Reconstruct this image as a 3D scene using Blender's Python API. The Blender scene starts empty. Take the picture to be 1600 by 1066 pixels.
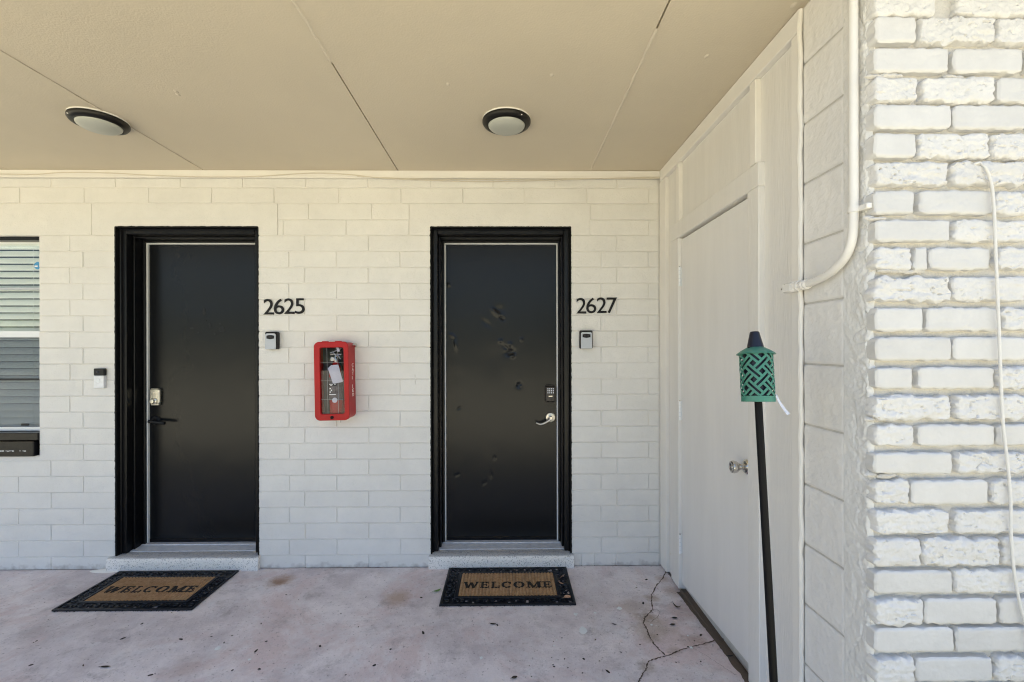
import bpy, bmesh, math, random
from mathutils import Vector, Matrix, noise
random.seed(7)
PI = math.pi; R_ = math.radians
S = bpy.context.scene
COL = S.collection

# ------------------------------------------------------------ camera, sky, sun, exposure
FOC = 711.0 / 1600.0            # focal length in picture widths
EYE = 1.40
YAW, ROLL = R_(0.6), R_(0.12)
DW = 2.926                      # distance camera -> front of the block wall
XR = 0.99                       # plane of the side wall
cd = bpy.data.cameras.new('camera'); cam = bpy.data.objects.new('camera', cd); COL.objects.link(cam)
cd.sensor_width = 36; cd.lens = 36 * FOC; cd.shift_y = 12 / 1600; cd.clip_start = 0.05; cd.clip_end = 500
cam.matrix_world = Matrix.Translation((0, 0, EYE)) @ Matrix.Rotation(-YAW, 4, 'Z') @ Matrix.Rotation(PI/2, 4, 'X') @ Matrix.Rotation(-ROLL, 4, 'Z')
S.camera = cam
SUN_EL, SUN_AZ = R_(62), R_(20)          # sun behind the building, azimuth from +Y towards +X
w = bpy.data.worlds.new('World'); S.world = w; w.use_nodes = True
nt = w.node_tree; bgn = nt.nodes['Background']
sky = nt.nodes.new('ShaderNodeTexSky'); sky.sky_type = 'NISHITA'; sky.sun_disc = False
sky.sun_elevation = SUN_EL; sky.sun_rotation = SUN_AZ; sky.air_density = 0.95; sky.dust_density = 3.8; sky.ozone_density = 1.0
nt.links.new(sky.outputs[0], bgn.inputs[0]); bgn.inputs[1].default_value = 0.105
sl = bpy.data.lights.new('sun', 'SUN'); sl.energy = 4.6; sl.angle = R_(0.5); sl.color = (1, 0.95, 0.87)
so = bpy.data.objects.new('sun', sl); COL.objects.link(so)
sd = Vector((math.sin(SUN_AZ)*math.cos(SUN_EL), math.cos(SUN_AZ)*math.cos(SUN_EL), math.sin(SUN_EL)))
so.rotation_euler = sd.to_track_quat('Z', 'Y').to_euler(); so.location = (0, 10, 12)
S.view_settings.view_transform = 'Standard'; S.view_settings.look = 'None'
S.view_settings.exposure = 2.08; S.view_settings.gamma = 1; S.view_settings.use_curve_mapping = False
S.render.engine = 'CYCLES'
S.cycles.filter_width = 1.1; S.cycles.max_bounces = 10; S.cycles.diffuse_bounces = 6; S.cycles.transparent_max_bounces = 12

# ------------------------------------------------------------ survey helpers (photo measurement -> metres in the place)
fw = Vector((math.sin(YAW), math.cos(YAW), 0)); rt = Vector((math.cos(YAW), -math.sin(YAW), 0)); up = Vector((0, 0, 1))
def ray(u, v):
    a, b = (u-800)/711.0, -(v-545)/711.0
    a2 = a*math.cos(ROLL) + b*math.sin(ROLL); b2 = -a*math.sin(ROLL) + b*math.cos(ROLL)
    return rt*a2 + up*b2 + fw
def wx(u, v, Y=DW):             # point on a plane parallel to the back wall
    d = ray(u, v); t = Y/d.y; return d.x*t, EYE + d.z*t
def sx(u, v, X=XR):             # point on a plane parallel to the side wall -> (Y, Z)
    d = ray(u, v); t = X/d.x; return d.y*t, EYE + d.z*t
def fx(u, v, z=0.0):            # point on the floor
    d = ray(u, v); t = (z-EYE)/d.z; return d.x*t, d.y*t

# ------------------------------------------------------------ materials
def mat(name, col, rough=0.6, var=0.0, vscale=3.0, bump=0.0, bscale=60.0, col2=None, metal=0.0, spec=0.5, bdet=4.0, bdist=0.004, stretch=None, coat=0.0, perobj=0.0, bump2=0.0, b2scale=8.0, grime=0.0):
    m = bpy.data.materials.new(name); m.use_nodes = True; t = m.node_tree; N = t.nodes; L = t.links
    p = N['Principled BSDF']
    p.inputs['Base Color'].default_value = (*col, 1); p.inputs['Roughness'].default_value = rough
    p.inputs['Metallic'].default_value = metal; p.inputs['Specular IOR Level'].default_value = spec
    p.inputs['Coat Weight'].default_value = coat
    geo = N.new('ShaderNodeNewGeometry'); src = geo.outputs['Position']
    if stretch:
        mp = N.new('ShaderNodeMapping'); mp.inputs['Scale'].default_value = stretch; L.new(src, mp.inputs[0]); src = mp.outputs[0]
    if var or col2 or perobj:
        n = N.new('ShaderNodeTexNoise'); n.inputs['Scale'].default_value = vscale; n.inputs['Detail'].default_value = 6; n.inputs['Roughness'].default_value = 0.6
        L.new(src, n.inputs['Vector'])
        r = N.new('ShaderNodeMapRange'); r.inputs[1].default_value = 0.35; r.inputs[2].default_value = 0.65; L.new(n.outputs[0], r.inputs[0])
        mx = N.new('ShaderNodeMix'); mx.data_type = 'RGBA'; L.new(r.outputs[0], mx.inputs[0])
        c2 = col2 or tuple(c*(1-var) for c in col)
        mx.inputs[6].default_value = (*col, 1); mx.inputs[7].default_value = (*c2, 1)
        out = mx.outputs[2]
        if perobj:
            oi = N.new('ShaderNodeObjectInfo'); h = N.new('ShaderNodeMapRange'); h.inputs[3].default_value = 1-perobj; h.inputs[4].default_value = 1+perobj
            L.new(oi.outputs['Random'], h.inputs[0])
            hs = N.new('ShaderNodeHueSaturation'); L.new(h.outputs[0], hs.inputs['Value']); L.new(out, hs.inputs['Color']); out = hs.outputs[0]
        if grime:      # splashed dirt along the foot of the wall
            sp_ = N.new('ShaderNodeSeparateXYZ'); L.new(geo.outputs['Position'], sp_.inputs[0])
            g1 = N.new('ShaderNodeTexNoise'); g1.inputs['Scale'].default_value = 22; g1.inputs['Detail'].default_value = 7; L.new(geo.outputs['Position'], g1.inputs['Vector'])
            g2 = N.new('ShaderNodeMath'); g2.operation = 'MULTIPLY_ADD'; L.new(g1.outputs[0], g2.inputs[0]); g2.inputs[1].default_value = grime*2.6; L.new(sp_.outputs[2], g2.inputs[2])
            g3 = N.new('ShaderNodeMapRange'); g3.inputs[1].default_value = grime*1.75; g3.inputs[2].default_value = grime*1.05; L.new(g2.outputs[0], g3.inputs[0])
            g4 = N.new('ShaderNodeMath'); g4.operation = 'MULTIPLY'; g4.inputs[1].default_value = 0.55; L.new(g3.outputs[0], g4.inputs[0])
            gm_ = N.new('ShaderNodeMix'); gm_.data_type = 'RGBA'; L.new(g4.outputs[0], gm_.inputs[0]); L.new(out, gm_.inputs[6]); gm_.inputs[7].default_value = (0.30, 0.26, 0.23, 1); out = gm_.outputs[2]
        L.new(out, p.inputs['Base Color'])
    last = None
    for (bs, sc, dist) in ((bump, bscale, bdist), (bump2, b2scale, bdist*4)):
        if bs:
            n = N.new('ShaderNodeTexNoise'); n.inputs['Scale'].default_value = sc; n.inputs['Detail'].default_value = bdet; L.new(src, n.inputs['Vector'])
            b = N.new('ShaderNodeBump'); b.inputs['Strength'].default_value = bs; b.inputs['Distance'].default_value = dist
            L.new(n.outputs[0], b.inputs['Height'])
            if last: L.new(last, b.inputs['Normal'])
            last = b.outputs[0]
    if last: L.new(last, p.inputs['Normal'])
    return m

M = {}
M['wall'] = mat('painted_block', (0.745, 0.728, 0.69), 0.5, var=0.06, vscale=6, bump=0.55, bscale=130, perobj=0.015, bump2=0.28, b2scale=16, grime=0.06)
M['mortar'] = mat('painted_mortar', (0.74, 0.715, 0.67), 0.65, bump=0.4, bscale=90)
M['trim'] = mat('painted_trim', (0.79, 0.765, 0.72), 0.45, var=0.04, vscale=5, bump=0.12, bscale=50)
M['ceil'] = mat('ceiling_paint', (0.625, 0.552, 0.432), 0.7, var=0.05, vscale=1.6, bump=0.25, bscale=140, bump2=0.12, b2scale=5, perobj=0.01)
M['panel'] = mat('painted_panel', (0.755, 0.735, 0.70), 0.5, var=0.05, vscale=3, bump=0.45, bscale=30, stretch=(7, 7, 0.5))
M['doorwhite'] = mat('painted_slab_door', (0.77, 0.755, 0.735), 0.42, var=0.05, vscale=2, bump=0.16, bscale=45, stretch=(5, 5, 0.8), bump2=0.1, b2scale=2)
M['cmu'] = mat('painted_concrete_block', (0.75, 0.735, 0.71), 0.55, var=0.05, vscale=4, bump=0.45, bscale=75, bump2=0.5, b2scale=22, perobj=0.01, bdist=0.003)
M['plaster'] = mat('painted_rough_plaster', (0.73, 0.72, 0.695), 0.55, var=0.07, vscale=9, bump=0.6, bscale=55, bump2=0.5, b2scale=18, bdist=0.004)
M['brick'] = mat('white_painted_brick', (0.655, 0.642, 0.62), 0.55, var=0.06, vscale=18, bump=0.75, bscale=80, bump2=0.35, b2scale=30, perobj=0.025, bdist=0.0035)
M['brick_smooth'] = mat('white_painted_smooth_brick', (0.618, 0.606, 0.584), 0.5, var=0.07, vscale=12, bump=0.6, bscale=60, bump2=0.2, b2scale=14, perobj=0.035, bdist=0.0025)
M['bmortar'] = mat('white_painted_mortar', (0.60, 0.575, 0.53), 0.7, var=0.12, vscale=22, bump=0.9, bscale=90, bdist=0.005)
M['black'] = mat('black_gloss_paint', (0.006, 0.006, 0.007), 0.3, spec=0.28, bump=0.5, bscale=30, var=0.2, vscale=8)
M['blackedge'] = mat('black_painted_masonry', (0.005, 0.005, 0.0055), 0.6, spec=0.2, bump=0.7, bscale=60)
M['door'] = mat('black_satin_door', (0.0080, 0.0086, 0.0096), 0.25, var=0.25, vscale=1.8, bump=0.05, bscale=90, bump2=0.04, b2scale=3, col2=(0.0075, 0.008, 0.009), spec=0.27)
M['scuff'] = mat('ghost_marks', (0.0085, 0.009, 0.010), 0.4, spec=0.25)
M['weather'] = mat('white_weatherstrip', (0.72, 0.73, 0.72), 0.4)
M['alu'] = mat('aluminium', (0.76, 0.77, 0.80), 0.42, metal=0.2, var=0.15, vscale=30)
M['nickel'] = mat('satin_nickel', (0.62, 0.59, 0.55), 0.28, metal=1.0)
M['warmnickel'] = mat('brass_nickel', (0.66, 0.63, 0.54), 0.35, metal=0.8)
M['steel'] = mat('dull_steel', (0.62, 0.60, 0.57), 0.25, metal=1.0)
M['blackplastic'] = mat('black_plastic', (0.009, 0.009, 0.010), 0.45, spec=0.3)
M['bronze'] = mat('dark_bronze', (0.05, 0.045, 0.043), 0.38, metal=0.6)
M['greyface'] = mat('silver_grey_plastic', (0.48, 0.51, 0.55), 0.4, bump=0.05)
M['key'] = mat('white_keys', (0.80, 0.84, 0.92), 0.4)
M['number'] = mat('black_digits', (0.009, 0.009, 0.010), 0.55, spec=0.25)
M['red'] = mat('red_plastic', (0.43, 0.007, 0.009), 0.4, spec=0.3, var=0.1, vscale=6)
M['reddark'] = mat('red_enamel', (0.50, 0.015, 0.015), 0.25)
M['paper'] = mat('white_paper', (0.82, 0.82, 0.84), 0.7)
M['print'] = mat('white_lettering', (0.80, 0.74, 0.70), 0.6)
M['bluesticker'] = mat('blue_sticker', (0.05, 0.28, 0.55), 0.4)
M['slat'] = mat('blind_slat', (0.88, 0.90, 0.88), 0.5, var=0.04, vscale=8)
M['room'] = mat('dark_room', (0.10, 0.10, 0.10), 0.9)
M['white'] = mat('white_vinyl', (0.80, 0.82, 0.83), 0.4)
M['green'] = mat('green_enamel', (0.045, 0.205, 0.145), 0.38, var=0.15, vscale=30)
M['navy'] = mat('blue_black_plastic', (0.011, 0.013, 0.024), 0.32, spec=0.35)
M['pole'] = mat('black_pole', (0.004, 0.004, 0.005), 0.45, spec=0.15, var=0.2, vscale=10)
M['rubber'] = mat('black_rubber', (0.009, 0.010, 0.013), 0.4, spec=0.35, bump=0.4, bscale=150)
M['coirblack'] = mat('black_dyed_coir', (0.018, 0.015, 0.012), 0.95, bump=0.8, bscale=400)
M['coir'] = mat('coir', (0.47, 0.30, 0.16), 0.95, col2=(0.33, 0.19, 0.09), vscale=55, bump=1.0, bscale=380, bdist=0.003)
M['leaf'] = mat('dry_leaf', (0.34, 0.19, 0.12), 0.7, col2=(0.50, 0.33, 0.24), vscale=60)
M['leafgreen'] = mat('green_leaf', (0.12, 0.22, 0.06), 0.6)
M['debris'] = mat('dark_debris', (0.035, 0.028, 0.022), 0.9)
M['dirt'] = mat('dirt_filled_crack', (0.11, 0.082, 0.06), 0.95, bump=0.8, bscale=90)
M['seam'] = mat('open_joint', (0.02, 0.016, 0.012), 0.9)
M['caulk'] = mat('filled_joint', (0.66, 0.59, 0.48), 0.6, bump=0.6, bscale=90)
M['whitespot'] = mat('paint_drip', (0.74, 0.76, 0.76), 0.6)
M['conduit'] = mat('painted_conduit', (0.78, 0.76, 0.72), 0.4, var=0.05, vscale=8, bump=0.2, bscale=50)
M['cable'] = mat('painted_cable', (0.70, 0.68, 0.64), 0.5)
M['wire'] = mat('old_cream_wire', (0.60, 0.545, 0.45), 0.5)
M['tag'] = mat('clear_tag', (0.62, 0.63, 0.68), 0.3)
M['frost'] = mat('frosted_diffuser', (0.42, 0.43, 0.39), 0.35, spec=0.5)
M['lampblack'] = mat('black_lamp_ring', (0.008, 0.007, 0.006), 0.4, spec=0.3)
M['lampwhite'] = mat('white_lamp_base', (0.80, 0.79, 0.76), 0.4)
M['roof'] = mat('roof_fascia', (0.60, 0.55, 0.46), 0.7, bump=0.2)
M['foliage'] = mat('far_foliage', (0.05, 0.085, 0.03), 0.8, col2=(0.09, 0.12, 0.045), vscale=1.2)

def terrazzo():
    m = mat('speckled_terrazzo', (0.60, 0.60, 0.60), 0.6, bump=0.9, bscale=70, bdist=0.005); t = m.node_tree; N = t.nodes; L = t.links; p = N['Principled BSDF']
    geo = N.new('ShaderNodeNewGeometry')
    v = N.new('ShaderNodeTexVoronoi'); v.inputs['Scale'].default_value = 130; L.new(geo.outputs['Position'], v.inputs['Vector'])
    n = N.new('ShaderNodeTexNoise'); n.inputs['Scale'].default_value = 150; n.inputs['Detail'].default_value = 4; L.new(geo.outputs['Position'], n.inputs['Vector'])
    cr = N.new('ShaderNodeValToRGB'); cr.color_ramp.elements[0].position = 0.37; cr.color_ramp.elements[0].color = (0.16, 0.155, 0.15, 1)
    cr.color_ramp.elements[1].position = 0.44; cr.color_ramp.elements[1].color = (1, 1, 1, 1); L.new(n.outputs[0], cr.inputs[0])
    # the tread is worn to bare grey, the nose is still painted white
    sep = N.new('ShaderNodeSeparateXYZ'); L.new(geo.outputs['Normal'], sep.inputs[0])
    mr = N.new('ShaderNodeMapRange'); mr.inputs[1].default_value = 0.6; mr.inputs[2].default_value = 0.9; L.new(sep.outputs[2], mr.inputs[0])
    mx = N.new('ShaderNodeMix'); mx.data_type = 'RGBA'; mx.inputs[6].default_value = (0.84, 0.81, 0.76, 1); mx.inputs[7].default_value = (0.50, 0.50, 0.50, 1); L.new(mr.outputs[0], mx.inputs[0])
    ml = N.new('ShaderNodeMix'); ml.data_type = 'RGBA'; ml.blend_type = 'MULTIPLY'; ml.inputs[0].default_value = 0.6
    L.new(mx.outputs[2], ml.inputs[6]); L.new(cr.outputs[0], ml.inputs[7]); L.new(ml.outputs[2], p.inputs['Base Color'])
    return m
M['terrazzo'] = terrazzo()

def floor_mat():
    m = bpy.data.materials.new('worn_painted_concrete'); m.use_nodes = True; t = m.node_tree; N = t.nodes; L = t.links; p = N['Principled BSDF']
    geo = N.new('ShaderNodeNewGeometry'); pos = geo.outputs['Position']
    def nz(scale, det=6, rough=0.6, src=pos, dist=0.0):
        n = N.new('ShaderNodeTexNoise'); n.inputs['Scale'].default_value = scale; n.inputs['Detail'].default_value = det
        n.inputs['Roughness'].default_value = rough; n.inputs['Distortion'].default_value = dist; L.new(src, n.inputs['Vector']); return n.outputs[0]
    def ramp(src, a, b):
        r = N.new('ShaderNodeMapRange'); r.inputs[1].default_value = a; r.inputs[2].default_value = b; L.new(src, r.inputs[0]); return r.outputs[0]
    def mix(f, a, b, amt=None):
        x = N.new('ShaderNodeMix'); x.data_type = 'RGBA'
        if amt is not None:
            k = N.new('ShaderNodeMath'); k.operation = 'MULTIPLY'; L.new(f, k.inputs[0]); k.inputs[1].default_value = amt; f = k.outputs[0]
        L.new(f, x.inputs[0])
        for q, c in ((6, a), (7, b)):
            if isinstance(c, tuple): x.inputs[q].default_value = (*c, 1)
            else: L.new(c, x.inputs[q])
        return x.outputs[2]
    base = mix(ramp(nz(2.2, 12, 0.72), 0.42, 0.60), (0.79, 0.725, 0.725), (0.57, 0.505, 0.515))
    c = mix(ramp(nz(1.5, 12, 0.75, dist=0.8), 0.50, 0.60), base, (0.64, 0.505, 0.495), 0.7)      # pink paint left
    mp = N.new('ShaderNodeMapping'); mp.inputs['Location'].default_value = (7, 3, 1); L.new(pos, mp.inputs[0])
    c = mix(ramp(nz(5, 9, 0.7, mp.outputs[0]), 0.52, 0.66), c, (0.72, 0.69, 0.70), 0.7)          # pale worn
    mp2 = N.new('ShaderNodeMapping'); mp2.inputs['Location'].default_value = (1, 13, 4); L.new(pos, mp2.inputs[0])
    c = mix(ramp(nz(4.5, 12, 0.8, mp2.outputs[0]), 0.53, 0.68), c, (0.32, 0.28, 0.285), 0.7)    # grey scuffs
    stn = nz(14, 12, 0.8)
    def stain(c, x, y, r, colr, amt, off=0):
        sub = N.new('ShaderNodeVectorMath'); sub.operation = 'DISTANCE'; L.new(pos, sub.inputs[0]); sub.inputs[1].default_value = (x, y, 0)
        ad = N.new('ShaderNodeMath'); ad.operation = 'MULTIPLY_ADD'; L.new(stn, ad.inputs[0]); ad.inputs[1].default_value = r*2.1; L.new(sub.outputs['Value'], ad.inputs[2])
        rr = N.new('ShaderNodeMapRange'); rr.inputs[1].default_value = r*2.05; rr.inputs[2].default_value = r*1.35; L.new(ad.outputs[0], rr.inputs[0])
        return mix(rr.outputs[0], c, colr, amt)
    for (u, v, r, cl, am) in ((437, 908, .09, (0.36, .21, .12), .75), (620, 935, .10, (0.40, .27, .17), .6), (1020, 985, .14, (0.37, .29, .22), .6),
                              (990, 950, .12, (0.40, .30, .24), .5), (1085, 1012, .08, (0.34, .22, .17), .5), (1050, 925, .07, (0.38, .27, .2), .5), (1075, 960, .10, (.40, .28, .25), .5),
                              (55, 985, .12, (.36, .30, .30), .5), (290, 1045, .12, (.42, .33, .31), .4), (700, 1010, .10, (.45, .39, .40), .4), (437, 910, .045, (.24, .12, .06), .6), (1018, 935, .05, (.36, .27, .21), .7), (1012, 965, .06, (.33, .25, .19), .7), (1018, 1000, .05, (.36, .28, .22), .6), (1010, 1045, .05, (.33, .26, .2), .6), (1055, 1024, .045, (.36, .27, .21), .6), (1098, 1012, .05, (.36, .24, .19), .6), (1035, 905, .05, (.42, .3, .26), .6)):
        x, y = fx(u, v); c = stain(c, x, y, r, cl, am)
    c = mix(ramp(nz(60, 4, 0.6), 0.60, 0.70), c, (0.22, 0.19, 0.185), 0.65)                      # small dark flecks
    c = mix(ramp(nz(38, 3, 0.6, mp.outputs[0]), 0.66, 0.74), c, (0.66, 0.65, 0.65), 0.6)         # light flecks
    L.new(c, p.inputs['Base Color'])
    p.inputs['Roughness'].default_value = 0.62
    b = N.new('ShaderNodeBump'); b.inputs['Strength'].default_value = 0.9; b.inputs['Distance'].default_value = 0.005; L.new(nz(60, 10, 0.8), b.inputs['Height'])
    b2 = N.new('ShaderNodeBump'); b2.inputs['Strength'].default_value = 0.3; b2.inputs['Distance'].default_value = 0.02; L.new(nz(5, 6, 0.6), b2.inputs['Height'])
    L.new(b.outputs[0], b2.inputs['Normal']); L.new(b2.outputs[0], p.inputs['Normal'])
    return m
M['floor'] = floor_mat()
M['ground'] = mat('sandy_paving', (0.44, 0.412, 0.30), 0.9, col2=(0.385, 0.36, 0.265), vscale=0.8, bump=0.5, bscale=20)

def glass(name, tint=(1, 1, 1), clear=0.92, ior=1.5):
    m = bpy.data.materials.new(name); m.use_nodes = True; t = m.node_tree; N = t.nodes; L = t.links
    for n in list(N): N.remove(n)
    o = N.new('ShaderNodeOutputMaterial'); mx = N.new('ShaderNodeMixShader'); tr = N.new('ShaderNodeBsdfTransparent'); gl = N.new('ShaderNodeBsdfGlossy')
    lw = N.new('ShaderNodeLayerWeight'); lw.inputs[0].default_value = 0.5
    pw = N.new('ShaderNodeMath'); pw.operation = 'POWER'; pw.inputs[1].default_value = 5; L.new(lw.outputs['Facing'], pw.inputs[0])
    r0 = ((ior-1)/(ior+1))**2
    fr = N.new('ShaderNodeMath'); fr.operation = 'MULTIPLY_ADD'; fr.inputs[1].default_value = 1-r0; fr.inputs[2].default_value = r0; L.new(pw.outputs[0], fr.inputs[0]); gl.inputs['Roughness'].default_value = 0.02
    tr.inputs[0].default_value = (*[c*clear for c in tint], 1)
    L.new(fr.outputs[0], mx.inputs[0]); L.new(tr.outputs[0], mx.inputs[1]); L.new(gl.outputs[0], mx.inputs[2]); L.new(mx.outputs[0], o.inputs[0])
    return m
M['glass'] = glass('window_glass', (0.98, 1.0, 0.99), 0.98)
M['acrylic'] = glass('scratched_acrylic', (0.90, 0.90, 0.94), 0.95, 1.34)
def screen_mat():
    m = bpy.data.materials.new('insect_screen'); m.use_nodes = True; t = m.node_tree; N = t.nodes; L = t.links
    for n in list(N): N.remove(n)
    o = N.new('ShaderNodeOutputMaterial'); mx = N.new('ShaderNodeMixShader'); tr = N.new('ShaderNodeBsdfTransparent'); df = N.new('ShaderNodeBsdfDiffuse')
    df.inputs[0].default_value = (0.16, 0.19, 0.24, 1); mx.inputs[0].default_value = 0.30
    L.new(tr.outputs[0], mx.inputs[1]); L.new(df.outputs[0], mx.inputs[2]); L.new(mx.outputs[0], o.inputs[0]); return m
M['screen'] = screen_mat()

# ------------------------------------------------------------ mesh helpers
ORG = {}
class MB:
    def __init__(s): s.v = []; s.f = []
    def add(s, vs, fs):
        o = len(s.v); s.v += [tuple(p) for p in vs]; s.f += [tuple(o+i for i in f) for f in fs]; return s
    def box(s, x0, x1, y0, y1, z0, z1, c=0.0):
        if x0 > x1: x0, x1 = x1, x0
        if y0 > y1: y0, y1 = y1, y0
        if z0 > z1: z0, z1 = z1, z0
        if c <= 0:
            vs = [(x, y, z) for z in (z0, z1) for y in (y0, y1) for x in (x0, x1)]
            return s.add(vs, [(0, 2, 3, 1), (4, 5, 7, 6), (0, 1, 5, 4), (2, 6, 7, 3), (0, 4, 6, 2), (1, 3, 7, 5)])
        c = min(c, (x1-x0)*.45, (y1-y0)*.45, (z1-z0)*.45)
        lo, hi = (x0, y0, z0), (x1, y1, z1); vs = []; idx = {}
        for sx_ in (0, 1):
            for sy_ in (0, 1):
                for sz_ in (0, 1):
                    sg = (sx_, sy_, sz_); base = [hi[i] if sg[i] else lo[i] for i in range(3)]
                    for ax in range(3):
                        q = [base[i] if i == ax else base[i] + (-c if sg[i] else c) for i in range(3)]
                        idx[(sg, ax)] = len(vs); vs.append(q)
        fs = []
        for ax in range(3):
            b, c2 = [(1, 2), (2, 0), (0, 1)][ax]
            for sd_ in (0, 1):
                ring = []
                for (p, q) in ((0, 0), (1, 0), (1, 1), (0, 1)):
                    sg = [0, 0, 0]; sg[ax] = sd_; sg[b] = p; sg[c2] = q; ring.append(idx[(tuple(sg), ax)])
                fs.append(ring if sd_ else ring[::-1])
        for ax in range(3):        # edges along ax
            b, c2 = [(1, 2), (2, 0), (0, 1)][ax]
            for p in (0, 1):
                for q in (0, 1):
                    s0 = [0, 0, 0]; s0[b] = p; s0[c2] = q; s1 = list(s0); s1[ax] = 1; s0 = tuple(s0); s1 = tuple(s1)
                    ring = [idx[(s0, b)], idx[(s1, b)], idx[(s1, c2)], idx[(s0, c2)]]
                    fs.append(ring if (p ^ q) else ring[::-1])
        for sg in [(a, b, c_) for a in (0, 1) for b in (0, 1) for c_ in (0, 1)]:
            ring = [idx[(sg, 0)], idx[(sg, 1)], idx[(sg, 2)]]
            fs.append(ring if sum(sg) % 2 else ring[::-1])
        return s.add(vs, fs)
    def tube(s, pts, r, n=12, cap=True):
        pts = [Vector(p) for p in pts]; rs = r if isinstance(r, (list, tuple)) else [r]*len(pts)
        prev = None; rings = []; o = len(s.v)
        for i, p in enumerate(pts):
            t = (pts[min(i+1, len(pts)-1)] - pts[max(i-1, 0)]).normalized()
            if prev is None:
                a = Vector((0, 0, 1)) if abs(t.z) < 0.9 else Vector((1, 0, 0)); nrm = t.cross(a).normalized()
            else: nrm = (prev - t*prev.dot(t)).normalized()
            prev = nrm; bn = t.cross(nrm)
            for k in range(n):
                an = 2*PI*k/n; q = p + (nrm*math.cos(an) + bn*math.sin(an))*rs[i]; s.v.append(tuple(q))
        for i in range(len(pts)-1):
            for k in range(n):
                a = o+i*n+k; b = o+i*n+(k+1) % n; s.f.append((a, b, b+n, a+n))
        if cap:
            s.f.append(tuple(o+k for k in range(n))[::-1]); s.f.append(tuple(o+(len(pts)-1)*n+k for k in range(n)))
        return s
    def lathe(s, prof, n=32, M4=None):     # prof = [(r, h)] about local z
        o = len(s.v); M4 = M4 or Matrix()
        for (r, h) in prof:
            for k in range(n):
                a = 2*PI*k/n; s.v.append(tuple(M4 @ Vector((r*math.cos(a), r*math.sin(a), h))))
        for i in range(len(prof)-1):
            for k in range(n):
                a = o+i*n+k; b = o+i*n+(k+1) % n; s.f.append((a, b, b+n, a+n))
        if prof[0][0] > 1e-5: s.f.append(tuple(o+k for k in range(n))[::-1])
        if prof[-1][0] > 1e-5: s.f.append(tuple(o+(len(prof)-1)*n+k for k in range(n)))
        return s
    def prism(s, poly, y0, y1):            # polygon in XZ (counter-clockwise seen from -Y), extruded along Y
        n = len(poly); vs = [(x, y0, z) for x, z in poly] + [(x, y1, z) for x, z in poly]
        fs = [tuple(range(n)), tuple(range(2*n-1, n-1, -1))] + [(i, i+n, (i+1) % n+n, (i+1) % n) for i in range(n)]
        return s.add(vs, fs)
    def mesh(s, name, smooth=False, off=(0, 0, 0)):
        me = bpy.data.meshes.new(name); me.from_pydata([(a-off[0], b-off[1], c-off[2]) for a, b, c in s.v], [], s.f)
        if smooth:
            me.polygons.foreach_set('use_smooth', [True]*len(me.polygons))
            me.set_sharp_from_angle(angle=R_(40)) if hasattr(me, 'set_sharp_from_angle') else None
        me.update(); return me
    def build(s, name, m, parent=None, smooth=False, tags=None, origin=None):
        o = origin if origin is not None else (ORG[parent] if parent else (0, 0, 0))
        me = s.mesh(name, smooth, o); me.materials.append(m)
        return link(name, me, parent, o, tags)
def link(name, me, parent, org, tags=None):
    ob = bpy.data.objects.new(name, me); COL.objects.link(ob)
    po = ORG[parent] if parent else (0, 0, 0)
    ob.parent = parent; ob.location = [org[i]-po[i] for i in range(3)]; ORG[ob] = tuple(org)
    if tags: tag(ob, *tags)
    return ob
def tag(o, label=None, cat=None, group=None, kind=None):
    if label: o['label'] = label
    if cat: o['category'] = cat
    if group: o['group'] = group
    if kind: o['kind'] = kind
    return o
def thing(name, loc, label, cat, group=None, kind=None):
    o = bpy.data.objects.new(name, None); COL.objects.link(o); o.location = loc; o.empty_display_size = 0.1; ORG[o] = tuple(loc)
    return tag(o, label, cat, group, kind)
def text_mesh(ch, name, x0, x1, z0, z1, depth=0.004, bold=0.0):
    cu = bpy.data.curves.new('glyph', 'FONT'); cu.body = ch; cu.size = 1; cu.extrude = 0.02; cu.offset = bold; cu.resolution_u = 6
    ob = bpy.data.objects.new('glyph', cu); COL.objects.link(ob)
    dg = bpy.context.evaluated_depsgraph_get(); dg.update()
    me = bpy.data.meshes.new_from_object(ob.evaluated_get(dg)); bpy.data.objects.remove(ob)
    xs = [v.co.x for v in me.vertices]; ys = [v.co.y for v in me.vertices]; zs = [v.co.z for v in me.vertices]
    ax, bx_, ay, by = min(xs), max(xs), min(ys), max(ys); cz = max(zs)
    for v in me.vertices:
        X = (v.co.x-ax)/(bx_-ax)*(x1-x0); Z = (v.co.y-ay)/(by-ay)*(z1-z0); Y = -(v.co.z/cz)*depth/2
        v.co = (X, Y, Z)
    me.name = name; me.update(); return me
_mc = {}
def shared_box(w, d, h, c, m):           # chamfered box centred on x,z; front face at y=0
    k = (round(w, 3), round(d, 3), round(h, 3), round(c, 4), m.name)
    if k not in _mc:
        me = MB().box(-w/2, w/2, 0, d, -h/2, h/2, c).mesh('block_mesh'); me.materials.append(m); _mc[k] = me
    return _mc[k]

# ============================================================ GROUND, SLAB, CEILING, ROOF
MB().add([(-80, -80, -0.06), (80, -80, -0.06), (80, 80, -0.06), (-80, 80, -0.06)], [(0, 1, 2, 3)]).build('ground', M['ground'], tags=('sandy paving in front of the porch', None, None, 'structure'))
def fz(x, y):
    a = min(max((2.62-y)/0.75, 0), 1.15); b = min(max((x-0.45)/0.5, 0), 1); b = b*b*(3-2*b)
    return 0.04*a*b + 0.0012*noise.noise(Vector((x*3, y*3, 0)))
mb = MB(); nx_, ny_ = 150, 50; X0, X1, Y0, Y1 = -5.2, 1.0, 1.26, 3.12
for j in range(ny_+1):
    for i in range(nx_+1):
        x = X0+(X1-X0)*i/nx_; y = Y0+(Y1-Y0)*j/ny_; mb.v.append((x, y, fz(x, y)))
for j in range(ny_):
    for i in range(nx_):
        a = j*(nx_+1)+i; mb.f.append((a, a+1, a+nx_+2, a+nx_+1))
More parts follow.
